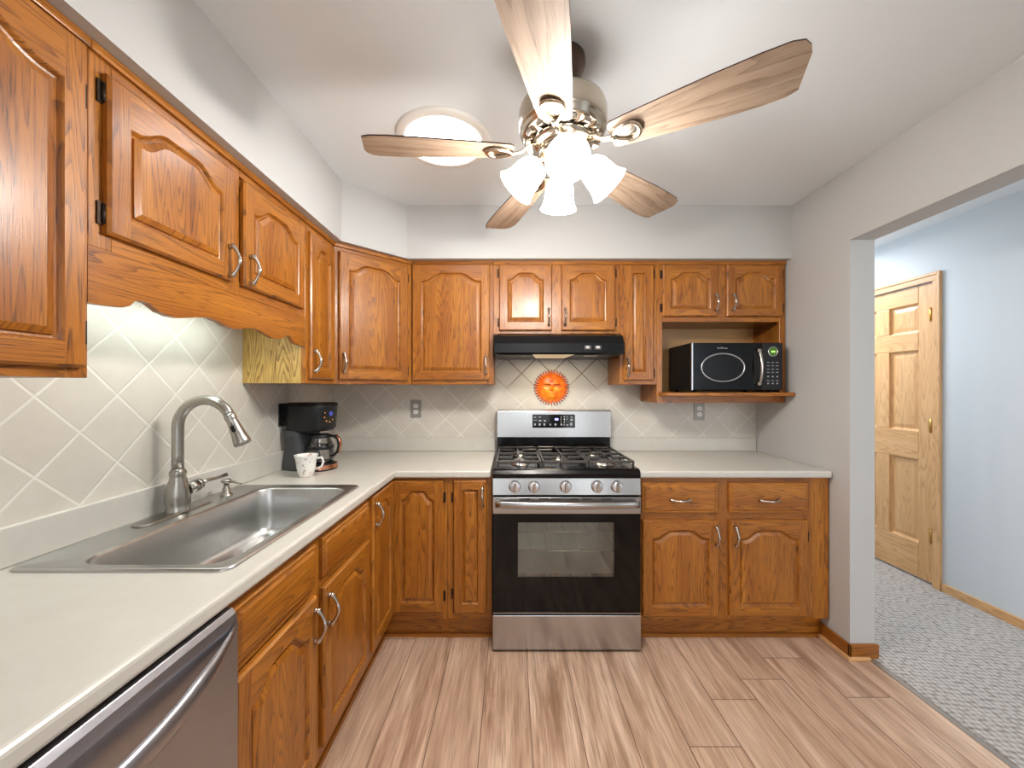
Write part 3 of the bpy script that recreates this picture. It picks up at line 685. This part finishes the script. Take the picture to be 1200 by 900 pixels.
for z in (.585, .485):
    m = MB()
    for y in (-.60, -.10): m.tube([(-.295, y, z), (.295, y, z)], .004, 'rack', 8)
    for i in range(7): m.tube([(-.27 + .09 * i, -.60, z), (-.27 + .09 * i, -.10, z)], .0014, 'rack', 6)
    m.build('oven_rack', c)
m = MB(); m.prism([(-.66, .888), (-.11, .888), (-.11, .926), (-.13, .932), (-.655, .932), (-.672, .926), (-.682, .910), (-.680, .888)][::-1], 0, 0, -hw, hw, 'black'); 
m.build('cooktop', c, bevel=.003)
m = MB(); m.prism([(fy, .802), (-.636, .802), (-.636, .887), (fy + .010, .887)][::-1], 0, 0, -hw, hw, 'steel'); m.build('control_panel', c, bevel=.002)
MB().box(-hw + .006, hw - .006, -.665, -.636, .794, .801, 'dark').build('gap_shade', c); MB().box(-hw + .006, hw - .006, -.662, -.636, .192, .2, 'dark').build('gap_shade', c)  # dark strips: gap shade put into colour, above and below the oven door
for x in (.019, .117, .278, .439, .539):
    k = MB(); mt = Matrix.Translation((x - XC, fy + .006, .846)) @ Matrix.Rotation(R(90) + .0, 4, 'X')
    k.lathe([(.031, 0), (.031, .006), (.028, .010), (.0265, .022), (.024, .026), (.0, .026)], 'knob', 28, mt)
    k.box(-.007, .007, -.025, .025, .026, .040, 'pull', 2, mt); k.build('knob', c, bevel=.002)
# door: stainless band, black glass with window
od = bpy.data.objects.new('oven_door', None)
m = MB(); m.box(-hw, hw, fy, -.637, .706, .792, 'steel'); od = m.build('oven_door', c, bevel=.003)
m = MB(); wx0, wx1, wz0, wz1 = .035 - XC, .526 - XC, .382, .662
for a in ((-hw + .002, wx0, .203, .705), (wx1, hw - .002, .203, .705), (wx0, wx1, .203, wz0), (wx0, wx1, wz1, .705)):
    m.box(a[0], a[1], fy + .002, -.637, a[2], a[3], 'blackgloss')
m.build('door_glass', od); MB().box(wx0, wx1, fy + .004, fy + .008, wz0, wz1, 'oven_glass').build('window', od)
MB().box(-hw + .002, hw - .002, fy - .002, fy + .01, .199, .2035, 'steel').build('bottom_trim', od)
for a, b in ((608, 621), (631.7, 643), (645, 656.7), (668, 679), (682, 693), (705, 717)):
    MB().box((a - 599) / 230 - XC, (b - 599) / 230 - XC, fy - .0006, fy + .002, .779, .786, 'dark').build('vent_slot', od)
hp = [(x, fy - .026 - .022 * (1 - (x / .36) ** 2), .762) for x in [-.362 + .724 * i / 24 for i in range(25)]]
m = MB(); m.tube(hp, .0165, 'steel', 12, flat=(.5, 1))
for x in (-.352, .352): m.box(x - .010, x + .010, fy - .03, fy, .750, .774, 'steel')
m.build('handle', od)
MB().box(-hw, hw, fy - .001, -.636, .014, .190, 'steel').build('drawer', c, bevel=.004)
# backguard
m = MB(); m.prism([(-.108, 1.022), (-.0, 1.022), (-.0, 1.203), (-.075, 1.203), (-.10, 1.196)][::-1], 0, 0, -hw, hw, 'steel'); m.build('backguard', c, bevel=.004)
MB().box(-hw + .004, hw - .004, -.085, 0, .90, 1.0215, 'black').build('backguard_lower', c)
sl = -.1075
m = MB(); m.prism([(-.1085, 1.086), (-.1, 1.086), (-.1, 1.174), (-.1050, 1.174)][::-1], 0, 0, -.143, .138, 'blackgloss'); dp = m.build('display_panel', c)
m = MB(); random.seed(3)
def key(px, py, sx, sz):
    MB().box(px - sx / 2, px + sx / 2, -.1092, -.104, py - sz / 2, py + sz / 2, 'mark').build('touch_key', dp)
K = lambda u, v: (-.143 + .281 * u, 1.174 - .088 * v)
for (u, v, a, b) in ((.06, .2, .014, .005), (.17, .2, .014, .005), (.07, .42, .022, .003), (.18, .47, .016, .010), (.29, .47, .013, .010), (.06, .75, .010, .013), (.17, .75, .011, .013), (.28, .75, .012, .013), (.42, .75, .009, .010), (.54, .75, .011, .012), (.68, .75, .010, .012), (.82, .78, .012, .008), (.91, .72, .014, .018), (.67, .18, .003, .010), (.67, .36, .004, .010), (.67, .56, .003, .010), (.745, .18, .006, .010), (.745, .36, .006, .010), (.745, .56, .005, .010), (.745, .77, .005, .010), (.81, .18, .005, .008), (.81, .36, .005, .008), (.92, .2, .014, .007), (.92, .4, .016, .012)):
    q = K(u, v); key(q[0], q[1], a, b)
m = MB(); q = K(.565, .36)
for i in range(3): m.box(q[0] - .011 + i * .008, q[0] - .005 + i * .008, -.1094, -.104, q[1] - .007, q[1] + .007, 'blue_led')
m.build('clock_digits', dp)
# burners and grates
BP = [(-.235, -.51, .045), (-.235, -.24, .036), (0, -.375, .04), (.235, -.51, .05), (.235, -.24, .036)]
for x, y, r in BP:
    k = MB(); mt = Matrix.Translation((x, y, .932)); 
    k.lathe([(r * 1.35, 0), (r * 1.3, .004), (r, .006), (r, .014), (r * .95, .014)], 'steel', 24, mt); k.lathe([(r * .88, .014), (r * .88, .020), (r * .6, .022), (.0, .022)], 'castiron', 24, mt); k.build('burner', c)
for gx0, gx1 in ((-.362, -.125), (-.119, .119), (.125, .362)):
    g = MB(); zz0, zz1 = .955, .968; bw = .010; ya, yb = -.632, -.128; xm = (gx0 + gx1) / 2
    g.box(gx0, gx0 + bw, ya, yb, zz0, zz1, 'castiron'); g.box(gx1 - bw, gx1, ya, yb, zz0, zz1, 'castiron')
    g.box(gx0 + bw, gx1 - bw, ya, ya + bw, zz0, zz1, 'castiron'); g.box(gx0 + bw, gx1 - bw, yb - bw, yb, zz0, zz1, 'castiron')
    g.box(gx0 + bw, gx1 - bw, -.385, -.375, zz0, zz1, 'castiron')
    mids = (-.51, -.24) if abs(xm) > .1 else (-.50, -.25)
    for ym in mids:
        g.box(gx0 + bw, xm - .03, ym - .005, ym + .005, zz0, zz1, 'castiron'); g.box(xm + .03, gx1 - bw, ym - .005, ym + .005, zz0, zz1, 'castiron')
    for (p, q) in ((ya + bw, -.545), (-.475, -.385), (-.375, -.275), (-.205, yb - bw)):
        g.box(xm - .005, xm + .005, p, q, zz0, zz1 + .006, 'castiron')
    for x in (gx0 + .005, gx1 - .005):
        for y in (ya + .006, -.38, yb - .006): g.box(x - .005, x + .005, y - .006, y + .006, .932, zz0, 'castiron')
    g.build('grate', c, bevel=.0015, seg=1)

# ------------------------------------------------------------------ range hood
c = thing('range_hood', 'black under-cabinet range hood above the stove', 'range hood', (.279, YB - G9, 1.545))
hw2 = .3795; hd = 1 * (YB - G9 - 2.225)
pr = [(-hd, 0.006), (-hd, .062), (-hd + .010, .075), (-hd + .035, .110), (-hd + .06, .122), (-hd + .085, .1305), (0, .1305), (0, .0), (-hd + .012, .0)]
m = MB(); m.prism(pr[::-1], 0, 0, -hw2, hw2, 'black'); bd = m.build('hood_body', c, bevel=.003)
m = MB(); m.prism([(-.15, -hd + .03), (.086, -hd + .03), (.06, -.16), (-.12, -.16)], 0, 2, -.004, -.0002, 'offwhite'); m.build('light_lens', c)
area('hood_lamp', (.25, YB - .30, 1.538), (0, 0, 0), .18, .12, E_HOOD, (1, .86, .64))
MB().box(-.36, -.155, -.40, -.05, -.003, -.0002, 'blackplastic').build('filter_panel', c); MB().box(.095, .36, -.40, -.05, -.003, -.0002, 'blackplastic').build('filter_panel', c)
MB().box((687 - 599) / 202.6 - .279, (702 - 599) / 202.6 - .279, -hd + .035, -hd + .10, -.006, -.0031, 'label').build('rating_label', c)
for px in (689, 701):
    x = (px - 599) / 202.6 - .279; k = MB(); k.box(x - .02, x + .02, -hd - .003, -hd, .026, .05, 'greyplastic'); k.box(x - .012, x + .008, -hd - .009, -hd - .003, .032, .046, 'label'); k.build('rocker_switch', c, bevel=.001)

# ------------------------------------------------------------------ microwave
ms = 1.3225 - 0
c = thing('microwave', 'black countertop microwave on the oak niche shelf', 'microwave', (1.345, 2.285, ms))
mw, mh, mdp = .271, .298, .335
MB().box(-mw + .002, mw - .002, .022, mdp, .012, mh, 'blackplastic').build('case', c, bevel=.004)
for x in (-.23, .23):
    for y in (.05, .30): m = MB(); m.lathe([(.014, 0), (.014, .012)], 'blackplastic', 12, Matrix.Translation((x, y, 0)), True, True, True); m.build('foot', c)
dx1 = .148
MB().box(-mw, dx1, 0, .021, .014, mh - .004, 'blackgloss').build('front', c, bevel=.003); 
dr = c.children[-1]; dr.name = 'door'
MB().box(dx1 + .002, mw, .0, .021, .014, mh - .004, 'blackplastic').build('control_panel', c, bevel=.003)
cp = c.children[-1]
MB().box(-mw - .0005, -mw + .008, -.001, .021, .014, mh - .004, 'steel').build('door_edge_trim', dr)
ex, ez, ea, eb = -.085, .148, .128, .083
m = MB(); rows = []
for i in range(49):
    a = 2 * pi * i / 48; cx_, cz_ = ex + ea * cos(a), ez + eb * sin(a)
    rows.append([(ex + (ea + .0045 * cos(b)) * cos(a), -.0005 - .0035 * sin(b) - .0005, ez + (eb + .0045 * cos(b)) * sin(a)) for b in [pi * j / 6 for j in range(7)]])
m.rows(rows, 'steel', False, True); m.build('window_ring', dr)
m = MB(); m.prism([(ex + ea * .99 * cos(2 * pi * i / 48), ez + eb * .99 * sin(2 * pi * i / 48)) for i in range(48)], 0, 1, -.0008, .0, 'black'); m.build('window', dr)
m = MB(); m.tube([(.122, -.004, .052)] + [(.122 + .0, -.018 - .022 * sin(pi * i / 12), .052 + .196 * i / 12) for i in range(13)] + [(.122, -.004, .248)], [.010] + [.0085] * 13 + [.010], 'pull', 12)
for z in (.052, .248): m.tube([(.122, .001, z), (.122, -.022, z)], [.0125, .010], 'pull', 12)
m.build('handle', dr)
MB().box(.100, .137, -.0012, 0, .05, .25, 'dark').build('handle_recess', dr)
m = MB(); xs = -.118
for i in range(9):   # small script badge, too fine to read in the photograph
    h_ = [.010, .005, .005, .010, .010, .006, .005, .005, .005][i]
    m.tube([(xs + i * .0068, -.0012, .260), (xs + i * .0068 + .002, -.0012, .260 + h_), (xs + i * .0068 + .005, -.0012, .2605), (xs + i * .0068 + .0068, -.0012, .262)], .0009, 'label', 6)
m.build('script_badge', dr)
gx, gz = .212, .243
mt = Matrix.Translation((gx, 0, gz)) @ Matrix.Rotation(R(90), 4, 'X')
m = MB(); m.lathe([(.030, 0), (.030, .004), (.025, .005), (.024, .002)], 'steel', 28, mt); m.build('display_ring', cp)
m = MB(); m.lathe([(.024, .002), (.0, .002)], 'green_led', 28, mt); m.build('display', cp)
m = MB()
for i in range(3): m.box(gx - .010 + i * .008, gx - .004 + i * .008, -.0035, -.002, gz - .006, gz + .005, 'green_dig')
m.build('clock_digits', cp)
m = MB()
for j, z in enumerate((.178, .158, .138, .119, .094, .070, .053)):
    for i in range(3):
        x = .184 + .027 * i; sx, sz = ((.014, .0035), (.010, .007))[j in (4, 6)]
        MB().box(x - sx / 2, x + sx / 2, -.0012, 0, z - sz / 2, z + sz / 2, 'mark').build('key', cp)
m = MB(); 
for i in range(6):
    for j in range(5): m.box(-mw + .0005, -mw + .002, .10 + .012 * i, .105 + .012 * i, .05 + .013 * j, .056 + .013 * j, 'dark')
m.build('side_vents', c)

# ------------------------------------------------------------------ coffee maker, carafe, mug
cx0, cy0 = -1.078, 2.080
c = thing('coffee_maker', 'black drip coffee maker in the worktop corner', 'coffee maker', (cx0, cy0, ZCT), R(74))
m = MB(); m.loft([(0, 0, .062, .094, .066, 4), (.01, 0, .062, .096, .068, 4), (.06, 0, .064, .088, .062, 4), (.12, 0, .066, .080, .056, 4), (.17, 0, .066, .084, .058, 4), (.212, 0, .064, .092, .064, 4)], 'greyplastic'); m.build('column', c)
m = MB(); m.loft([(.205, 0, .012, .088, .108, 3.2), (.222, 0, .004, .092, .118, 3.2), (.335, 0, 0, .096, .122, 3.2), (.344, 0, 0, .096, .122, 3.2)], 'blackplastic'); m.build('brew_head', c)
m = MB(); m.loft([(.345, 0, 0, .098, .124, 3.2), (.353, 0, 0, .097, .123, 3.2), (.358, 0, 0, .08, .105, 3)], 'black'); m.build('lid', c)
m = MB(); m.loft([(0, 0, -.055, .080, .080, 2.2), (.008, 0, -.055, .083, .083, 2.2)], 'blackplastic'); m.loft([(.030, 0, -.055, .078, .078, 2.1), (.036, 0, -.055, .070, .070, 2.1)], 'blackplastic'); m.build('warming_plate', c)
m = MB(); m.loft([(.008, 0, -.055, .0835, .0835, 2.2), (.030, 0, -.055, .080, .080, 2.2)], 'copper', cap0=False, cap1=False); m.build('copper_band', c)
m = MB(); m.loft([(0, 0, 0, .013, .013, 3), (.003, 0, 0, .011, .011, 3)], 'blue_led', 16); b = m.build('clock_display', c); b.matrix_local = Matrix.Translation((.0, -.1215, .298)) @ Matrix.Rotation(R(90), 4, 'X')
b.data.materials[0] = emit('coffee_clock', srgb(70, 80, 170), .12)
for i in range(5):
    a = R(150 + 42 * i); m = MB(); m.lathe([(.0038, 0), (.0038, .003), (0, .004)], 'orangemark', 10, Matrix.Translation((-.012 + .034 * cos(a), -.1205, .288 + .034 * sin(a))) @ Matrix.Rotation(R(90), 4, 'X')); m.build('button', c)
dirn = Matrix.Rotation(R(74), 3, 'Z') @ Vector((0, -.055, 0))
c2 = thing('coffee_carafe', 'glass coffee carafe with black lid sitting on the coffee maker', 'carafe', (cx0 + dirn.x, cy0 + dirn.y, ZCT + .0365), R(74))
m = MB(); m.lathe([(.0, .001), (.058, .001), (.063, .008), (.066, .03), (.066, .07), (.060, .105), (.050, .128), (.050, .134)], 'glass', 32); m.build('glass_body', c2)
m = MB(); m.lathe([(.0635, .072), (.067, .076), (.0665, .088), (.064, .092)], 'blackplastic', 32); m.build('band', c2)
m = MB(); m.lathe([(.051, .132), (.054, .135), (.054, .146), (.04, .153), (0, .154)], 'blackplastic', 32); m.build('lid', c2)
m = MB(); m.tube([(0, -.05, .143), (0, -.085, .143), (0, -.112, .128), (0, -.120, .095), (0, -.108, .06), (0, -.085, .04), (0, -.066, .038)], [.010, .010, .0095, .009, .0085, .008, .008], 'blackplastic', 10, flat=(1.1, .8)); m.build('handle', c2)
m = MB(); m.tube([(0, -.100, .150), (0, -.124, .13), (0, -.131, .095), (0, -.117, .055)], [.006, .007, .007, .005], 'copper', 10, flat=(1.2, .4)); m.build('handle_trim', c2)
c = thing('mug', 'white floral teacup-shaped mug in front of the coffee maker', 'mug', (-1.006, 1.885, ZCT), R(0))
m = MB(); m.lathe([(.0, .004), (.028, .0), (.030, .004), (.037, .02), (.043, .05), (.046, .08), (.053, .104), (.0545, .107), (.052, .107), (.044, .08), (.040, .05), (.033, .02), (.0, .012)], 'mug', 36); m.build('cup', c)
m = MB(); m.tube([(.044, .012, .088), (.066, .02, .090), (.074, .022, .070), (.066, .02, .045), (.042, .012, .035)], [.006, .0055, .005, .0055, .006], 'mug', 10); m.build('handle', c)

# ------------------------------------------------------------------ sun wall plaque
c = thing('sun_plaque', 'orange sun face wall plaque on the tile above the range', 'wall decoration', (.278, YB - .0085, 1.353))
RF = .093
def relief(x, z):
    r = math.hypot(x, z); d = .030 * math.sqrt(max(0, 1 - r * r)) + .006
    g = lambda a, b, sx, sz: math.exp(-((x - a) / sx) ** 2 - ((z - b) / sz) ** 2)
    d += .012 * g(0, -.06, .075, .16) + .012 * g(0, -.17, .10, .07)
    for s in (-1, 1):
        d += .007 * g(s * .34, .22, .26, .06) - .006 * g(s * .34, .09, .2, .10) + .005 * g(s * .34, .09, .13, .05) + .004 * g(s * .48, -.2, .2, .2) + .003 * g(s * .13, -.2, .06, .05)
    d += .005 * g(0, -.345, .22, .035) + .005 * g(0, -.44, .17, .04) - .003 * g(0, -.39, .22, .02) + .005 * g(0, -.68, .2, .15) + .005 * g(.0, .62, .12, .2)
    return d * .95
m = MB(); rows = []
for i in range(30):
    r = i / 29 * .999 + .001; rows.append([(r * RF * cos(2 * pi * k / 72), -relief(r * cos(2 * pi * k / 72), r * sin(2 * pi * k / 72)), r * RF * sin(2 * pi * k / 72)) for k in range(72)])
rows.append([(RF * cos(2 * pi * k / 72), 0, RF * sin(2 * pi * k / 72)) for k in range(72)])
m.rows(rows, 'sun', True, True); m.build('face', c)
def on(x, z, lift=.0006): return (x * RF, -relief(x, z) - lift, z * RF)
for s in (-1, 1):
    m = MB(); m.tube([on(s * (.10 + .5 * i / 8), .19 + .05 * sin(pi * i / 8)) for i in range(9)], [.0008] + [.0018] * 7 + [.0008], 'sun_line', 6); m.build('brow', c)
    m = MB(); m.tube([on(s * (.20 + .28 * i / 6), .085 - .02 * sin(pi * i / 6)) for i in range(7)], [.0006] + [.0014] * 5 + [.0006], 'sun_line', 6); m.build('eyelid', c)
m = MB(); m.tube([on(-.2 + .4 * i / 8, -.39 + .012 * abs(i - 4) / 4) for i in range(9)], [.0007] + [.0018] * 7 + [.0007], 'sun_line', 6); m.build('mouth', c)
m = MB()
for s in (-1, 1): m.tube([on(s * .16, .56), on(s * .28, .68), on(s * .26, .74)], [.0006, .0026, .0008], 'sun_line', 6)
m.build('forehead_mark', c)
m = MB(); pts = [(.0, .010), (.008, .0115), (.017, .0085), (.026, .0065), (.034, .003), (.0375, .0006)]
rows = []
for i, (l_, r_) in enumerate(pts):
    rows.append([(r_ * .62 * cos(2 * pi * k / 8), -.010 + r_ * .55 * sin(2 * pi * k / 8) - .05 * l_, RF * .94 + l_) for k in range(8)])
m.rows(rows[:4], 'sun', True, True, True); m.rows(rows[3:], 'sun_tip', True, True, False, True)
r0 = m.build('ray', c, rot=(0, 0, 0))
for i in range(1, 36): inst(r0, c, (0, 0, 0), (0, 2 * pi * i / 36, 0))

# ------------------------------------------------------------------ outlets
def outlet(label, loc, rz, plate, recep, w=.073, h=.122):
    e = thing('wall_outlet', label, 'outlet', loc, rz)
    MB().box(-w / 2, w / 2, -.006, 0, -h / 2, h / 2, plate).build('cover_plate', e, bevel=.003)
    for s in (-1, 1):
        m = MB(); m.loft([(0, 0, 0, .017, .0145, 3.2), (.004, 0, 0, .0165, .014, 3.2)], recep, 24)
        for x in (-.006, .006): m.box(x - .001, x + .001, -.004, .005, .0039, .0045, 'dark')
        b = m.build('receptacle', e); b.matrix_local = Matrix.Translation((0, -.006, s * .0205)) @ Matrix.Rotation(R(90), 4, 'X')
    return e
outlet('steel outlet plate on the back tile left of the range', (-.657, YB - .0085, 1.205), 0, 'plate', 'white')
outlet('steel outlet plate on the back tile below the microwave niche', (1.297, YB - .0085, 1.187), 0, 'plate', 'white')
outlet('black outlet plate on the left tile behind the coffee maker', (XL + .0085, 2.06, 1.205), R(90), 'blackplastic', 'blackplastic')

# ------------------------------------------------------------------ under-cabinet fluorescent light
c = thing('under_cabinet_light', 'white strip light under the short cabinet behind the valance', 'light fixture', (-1.10, 1.30, 1.6675))
MB().box(-.05, .05, -.30, .30, -.022, 0, 'white').build('housing', c, bevel=.003)
MB().box(-.04, .04, -.285, .285, -.034, -.0225, 'lamp_tube').build('lens', c, bevel=.003)
ul = area('strip_lamp', (-1.10, 1.30, 1.630), (0, 0, 0), .07, .55, E_UNDER, (.82, 1, .97))

# ------------------------------------------------------------------ tubular skylight
c = thing('tubular_skylight', 'round glowing skylight disc in the ceiling left of the fan', 'skylight', (-.297, 1.70, ZT))
m = MB(); m.lathe([(.206, -.0002), (.206, -.006), (.200, -.011), (.172, -.016), (.166, -.010), (.166, -.0002)], 'white', 64); m.build('trim_ring', c)
m = MB(); m.lathe([(.166, -.010), (.12, -.017), (.06, -.021), (.0, -.022)], 'tube_lens', 48); m.build('lens', c)

# ------------------------------------------------------------------ ceiling fan with lights
FX, FY_, BZ = .172, 1.288, 2.137
c = thing('ceiling_fan', 'five-blade ceiling fan with weathered wood blades and four lit glass shades', 'ceiling fan', (FX, FY_, ZT))
z = lambda v: v - ZT
m = MB(); m.lathe([(.075, -.0005), (.076, -.02), (.066, -.05), (.045, -.075), (.022, -.085), (.0, -.085)], 'bronze', 36); m.build('canopy', c)
m = MB(); m.lathe([(.013, -.08), (.013, z(2.315))], 'fan_metal', 20); m.lathe([(.026, z(2.335)), (.034, z(2.325)), (.036, z(2.305))], 'fan_metal', 24); m.build('downrod', c)
m = MB(); m.lathe([(.0, z(2.306)), (.06, z(2.306)), (.12, z(2.296)), (.142, z(2.278)), (.146, z(2.265)), (.146, z(2.215)), (.142, z(2.205)), (.136, z(2.200)), (.136, z(2.190)), (.128, z(2.184)), (.10, z(2.176)), (.09, z(2.166)), (.0, z(2.166))], 'fan_metal', 56); mo = m.build('motor_housing', c)
m = MB()
for i in range(15):
    a = 2 * pi * (i + .5) / 15; mt = Matrix.Rotation(a, 4, 'Z') @ Matrix.Translation((.112, 0, z(2.180))) @ Matrix.Rotation(R(18), 4, 'Y')
    m.loft([], 'fan_metal') if False else m.box(-.020, .018, -.014, .014, -.010, .006, 'fan_metal', 2, mt)
m.build('vent_ribs', mo, bevel=.004)
m = MB(); m.lathe([(.10, z(2.168)), (.102, z(2.160)), (.086, z(2.154)), (.074, z(2.146)), (.078, z(2.138)), (.078, z(2.124)), (.070, z(2.116)), (.05, z(2.112)), (.044, z(2.100)), (.05, z(2.092)), (.046, z(2.075)), (.03, z(2.064)), (.010, z(2.056)), (.0, z(2.052))], 'fan_metal', 40); m.build('switch_housing', c)
# blades
half = [(.165, .040), (.175, .050), (.22, .056), (.34, .066), (.46, .075), (.56, .079), (.62, .078), (.645, .070), (.657, .052)]
ol = [(r, -w_) for r, w_ in half] + [(.660, -.03), (.652, .062)][:1] + [(.640, .066), (.615, .076), (.56, .079)] + [(r, w_) for r, w_ in half[4::-1]]
def blade_mesh():
    m = MB(); of = (3.1, 5.2); th = .0045
    lo = [m.bm.verts.new((r, s, -th / 2)) for r, s in ol]; hi = [m.bm.verts.new((r, s, th / 2)) for r, s in ol]
    m.fv(lo[::-1], 'blade', 0, of); m.fv(hi, 'blade', 0, of)
    for i in range(len(ol)): j = (i + 1) % len(ol); m.fv([lo[i], lo[j], hi[j], hi[i]], 'blade_edge', 0, of)
    return m
def iron_mesh():
    m = MB()
    m.tube([(.085, 0, .022), (.115, 0, .016), (.14, 0, -.004), (.165, 0, -.010), (.18, 0, -.009)], [.012, .010, .009, .010, .012], 'fan_metal', 12, flat=(1.2, .6))
    lp = []
    for i in range(25):
        a = 2 * pi * i / 24; rx = .214 - .040 * cos(a); wy = .030 * sin(a) * (1.0 - .25 * cos(a)) 
        lp.append((rx, wy, -.009))
    m.tube(lp, .0062, 'fan_metal', 10, flat=(1.2, .8)); m.box(.178, .250, -.026, .026, -.0052, -.0026, 'fan_metal'); 
    return m
PH = 183.5
for i in range(5):
    a = R(PH - 72 * i)
    b = blade_mesh().build('blade', c) if i == 0 else inst(bl0, c, (0, 0, 0))
    if i == 0: bl0 = b
    b.location = (0, 0, z(BZ)); b.rotation_euler = (Matrix.Rotation(a, 3, 'Z') @ Matrix.Rotation(R(-11), 3, 'X')).to_euler()
    ir = iron_mesh().build('blade_bracket', b) if i == 0 else inst(ir0, b, (0, 0, 0))
    if i == 0: ir0 = ir
# four glass shades on arms
def shade_mesh():
    m = MB(); m.lathe([(.026, .0), (.040, -.012), (.052, -.035), (.056, -.062), (.058, -.085), (.064, -.105), (.073, -.120), (.071, -.121), (.062, -.106), (.055, -.085), (.050, -.04), (.030, -.008)], 'shade', 36); return m
LA = [268, 358, 88, 178]
for i, ad in enumerate(LA):
    a = R(ad); tilt = R(42)
    rot = (Matrix.Rotation(a, 3, 'Z') @ Matrix.Rotation(-tilt, 3, 'Y')).to_euler()
    px, pz = .080, z(2.108)
    ar = MB(); ar.tube([(.035, 0, z(2.118)), (.058, 0, z(2.124)), (.078, 0, z(2.116)), (.088, 0, z(2.101))], [.010, .010, .010, .011], 'fan_metal', 12)
    ar.lathe([(.0, .006), (.018, .004), (.029, -.004), (.030, -.016)], 'fan_metal', 24, Matrix.Translation((.084, 0, z(2.106))) @ Matrix.Rotation(-tilt, 4, 'Y'))
    arm = ar.build('light_arm', c, rot=(0, 0, a))
    s_ = shade_mesh().build('lamp_shade', arm) if i == 0 else inst(sh0, arm, (0, 0, 0))
    if i == 0: sh0 = s_
    s_.scale = (.93, .93, .93); s_.location = (.082, 0, z(2.104)); s_.rotation_euler = (0, -tilt, 0)
    d = Vector((cos(a) * sin(tilt), sin(a) * sin(tilt), -cos(tilt)))
    p = Vector((FX, FY_, 2.104)) + Vector((cos(a) * .086, sin(a) * .086, 0)) + d * .110
    l = bpy.data.lights.new('fan_lamp', 'POINT'); l.energy = E_FAN; l.color = (1, .955, .90); l.shadow_soft_size = .04
    lo = bpy.data.objects.new('fan_lamp', l); COL.objects.link(lo); lo.location = p
m = MB(); m.tube([(.02, -.045, z(2.096)), (.022, -.05, z(1.98))], .0012, 'fan_metal', 6); m.lathe([(.0, .012), (.004, .008), (.005, 0), (.003, -.008), (0, -.010)], 'fan_metal', 12, Matrix.Translation((.022, -.05, z(1.972)))); m.build('pull_chain', c)
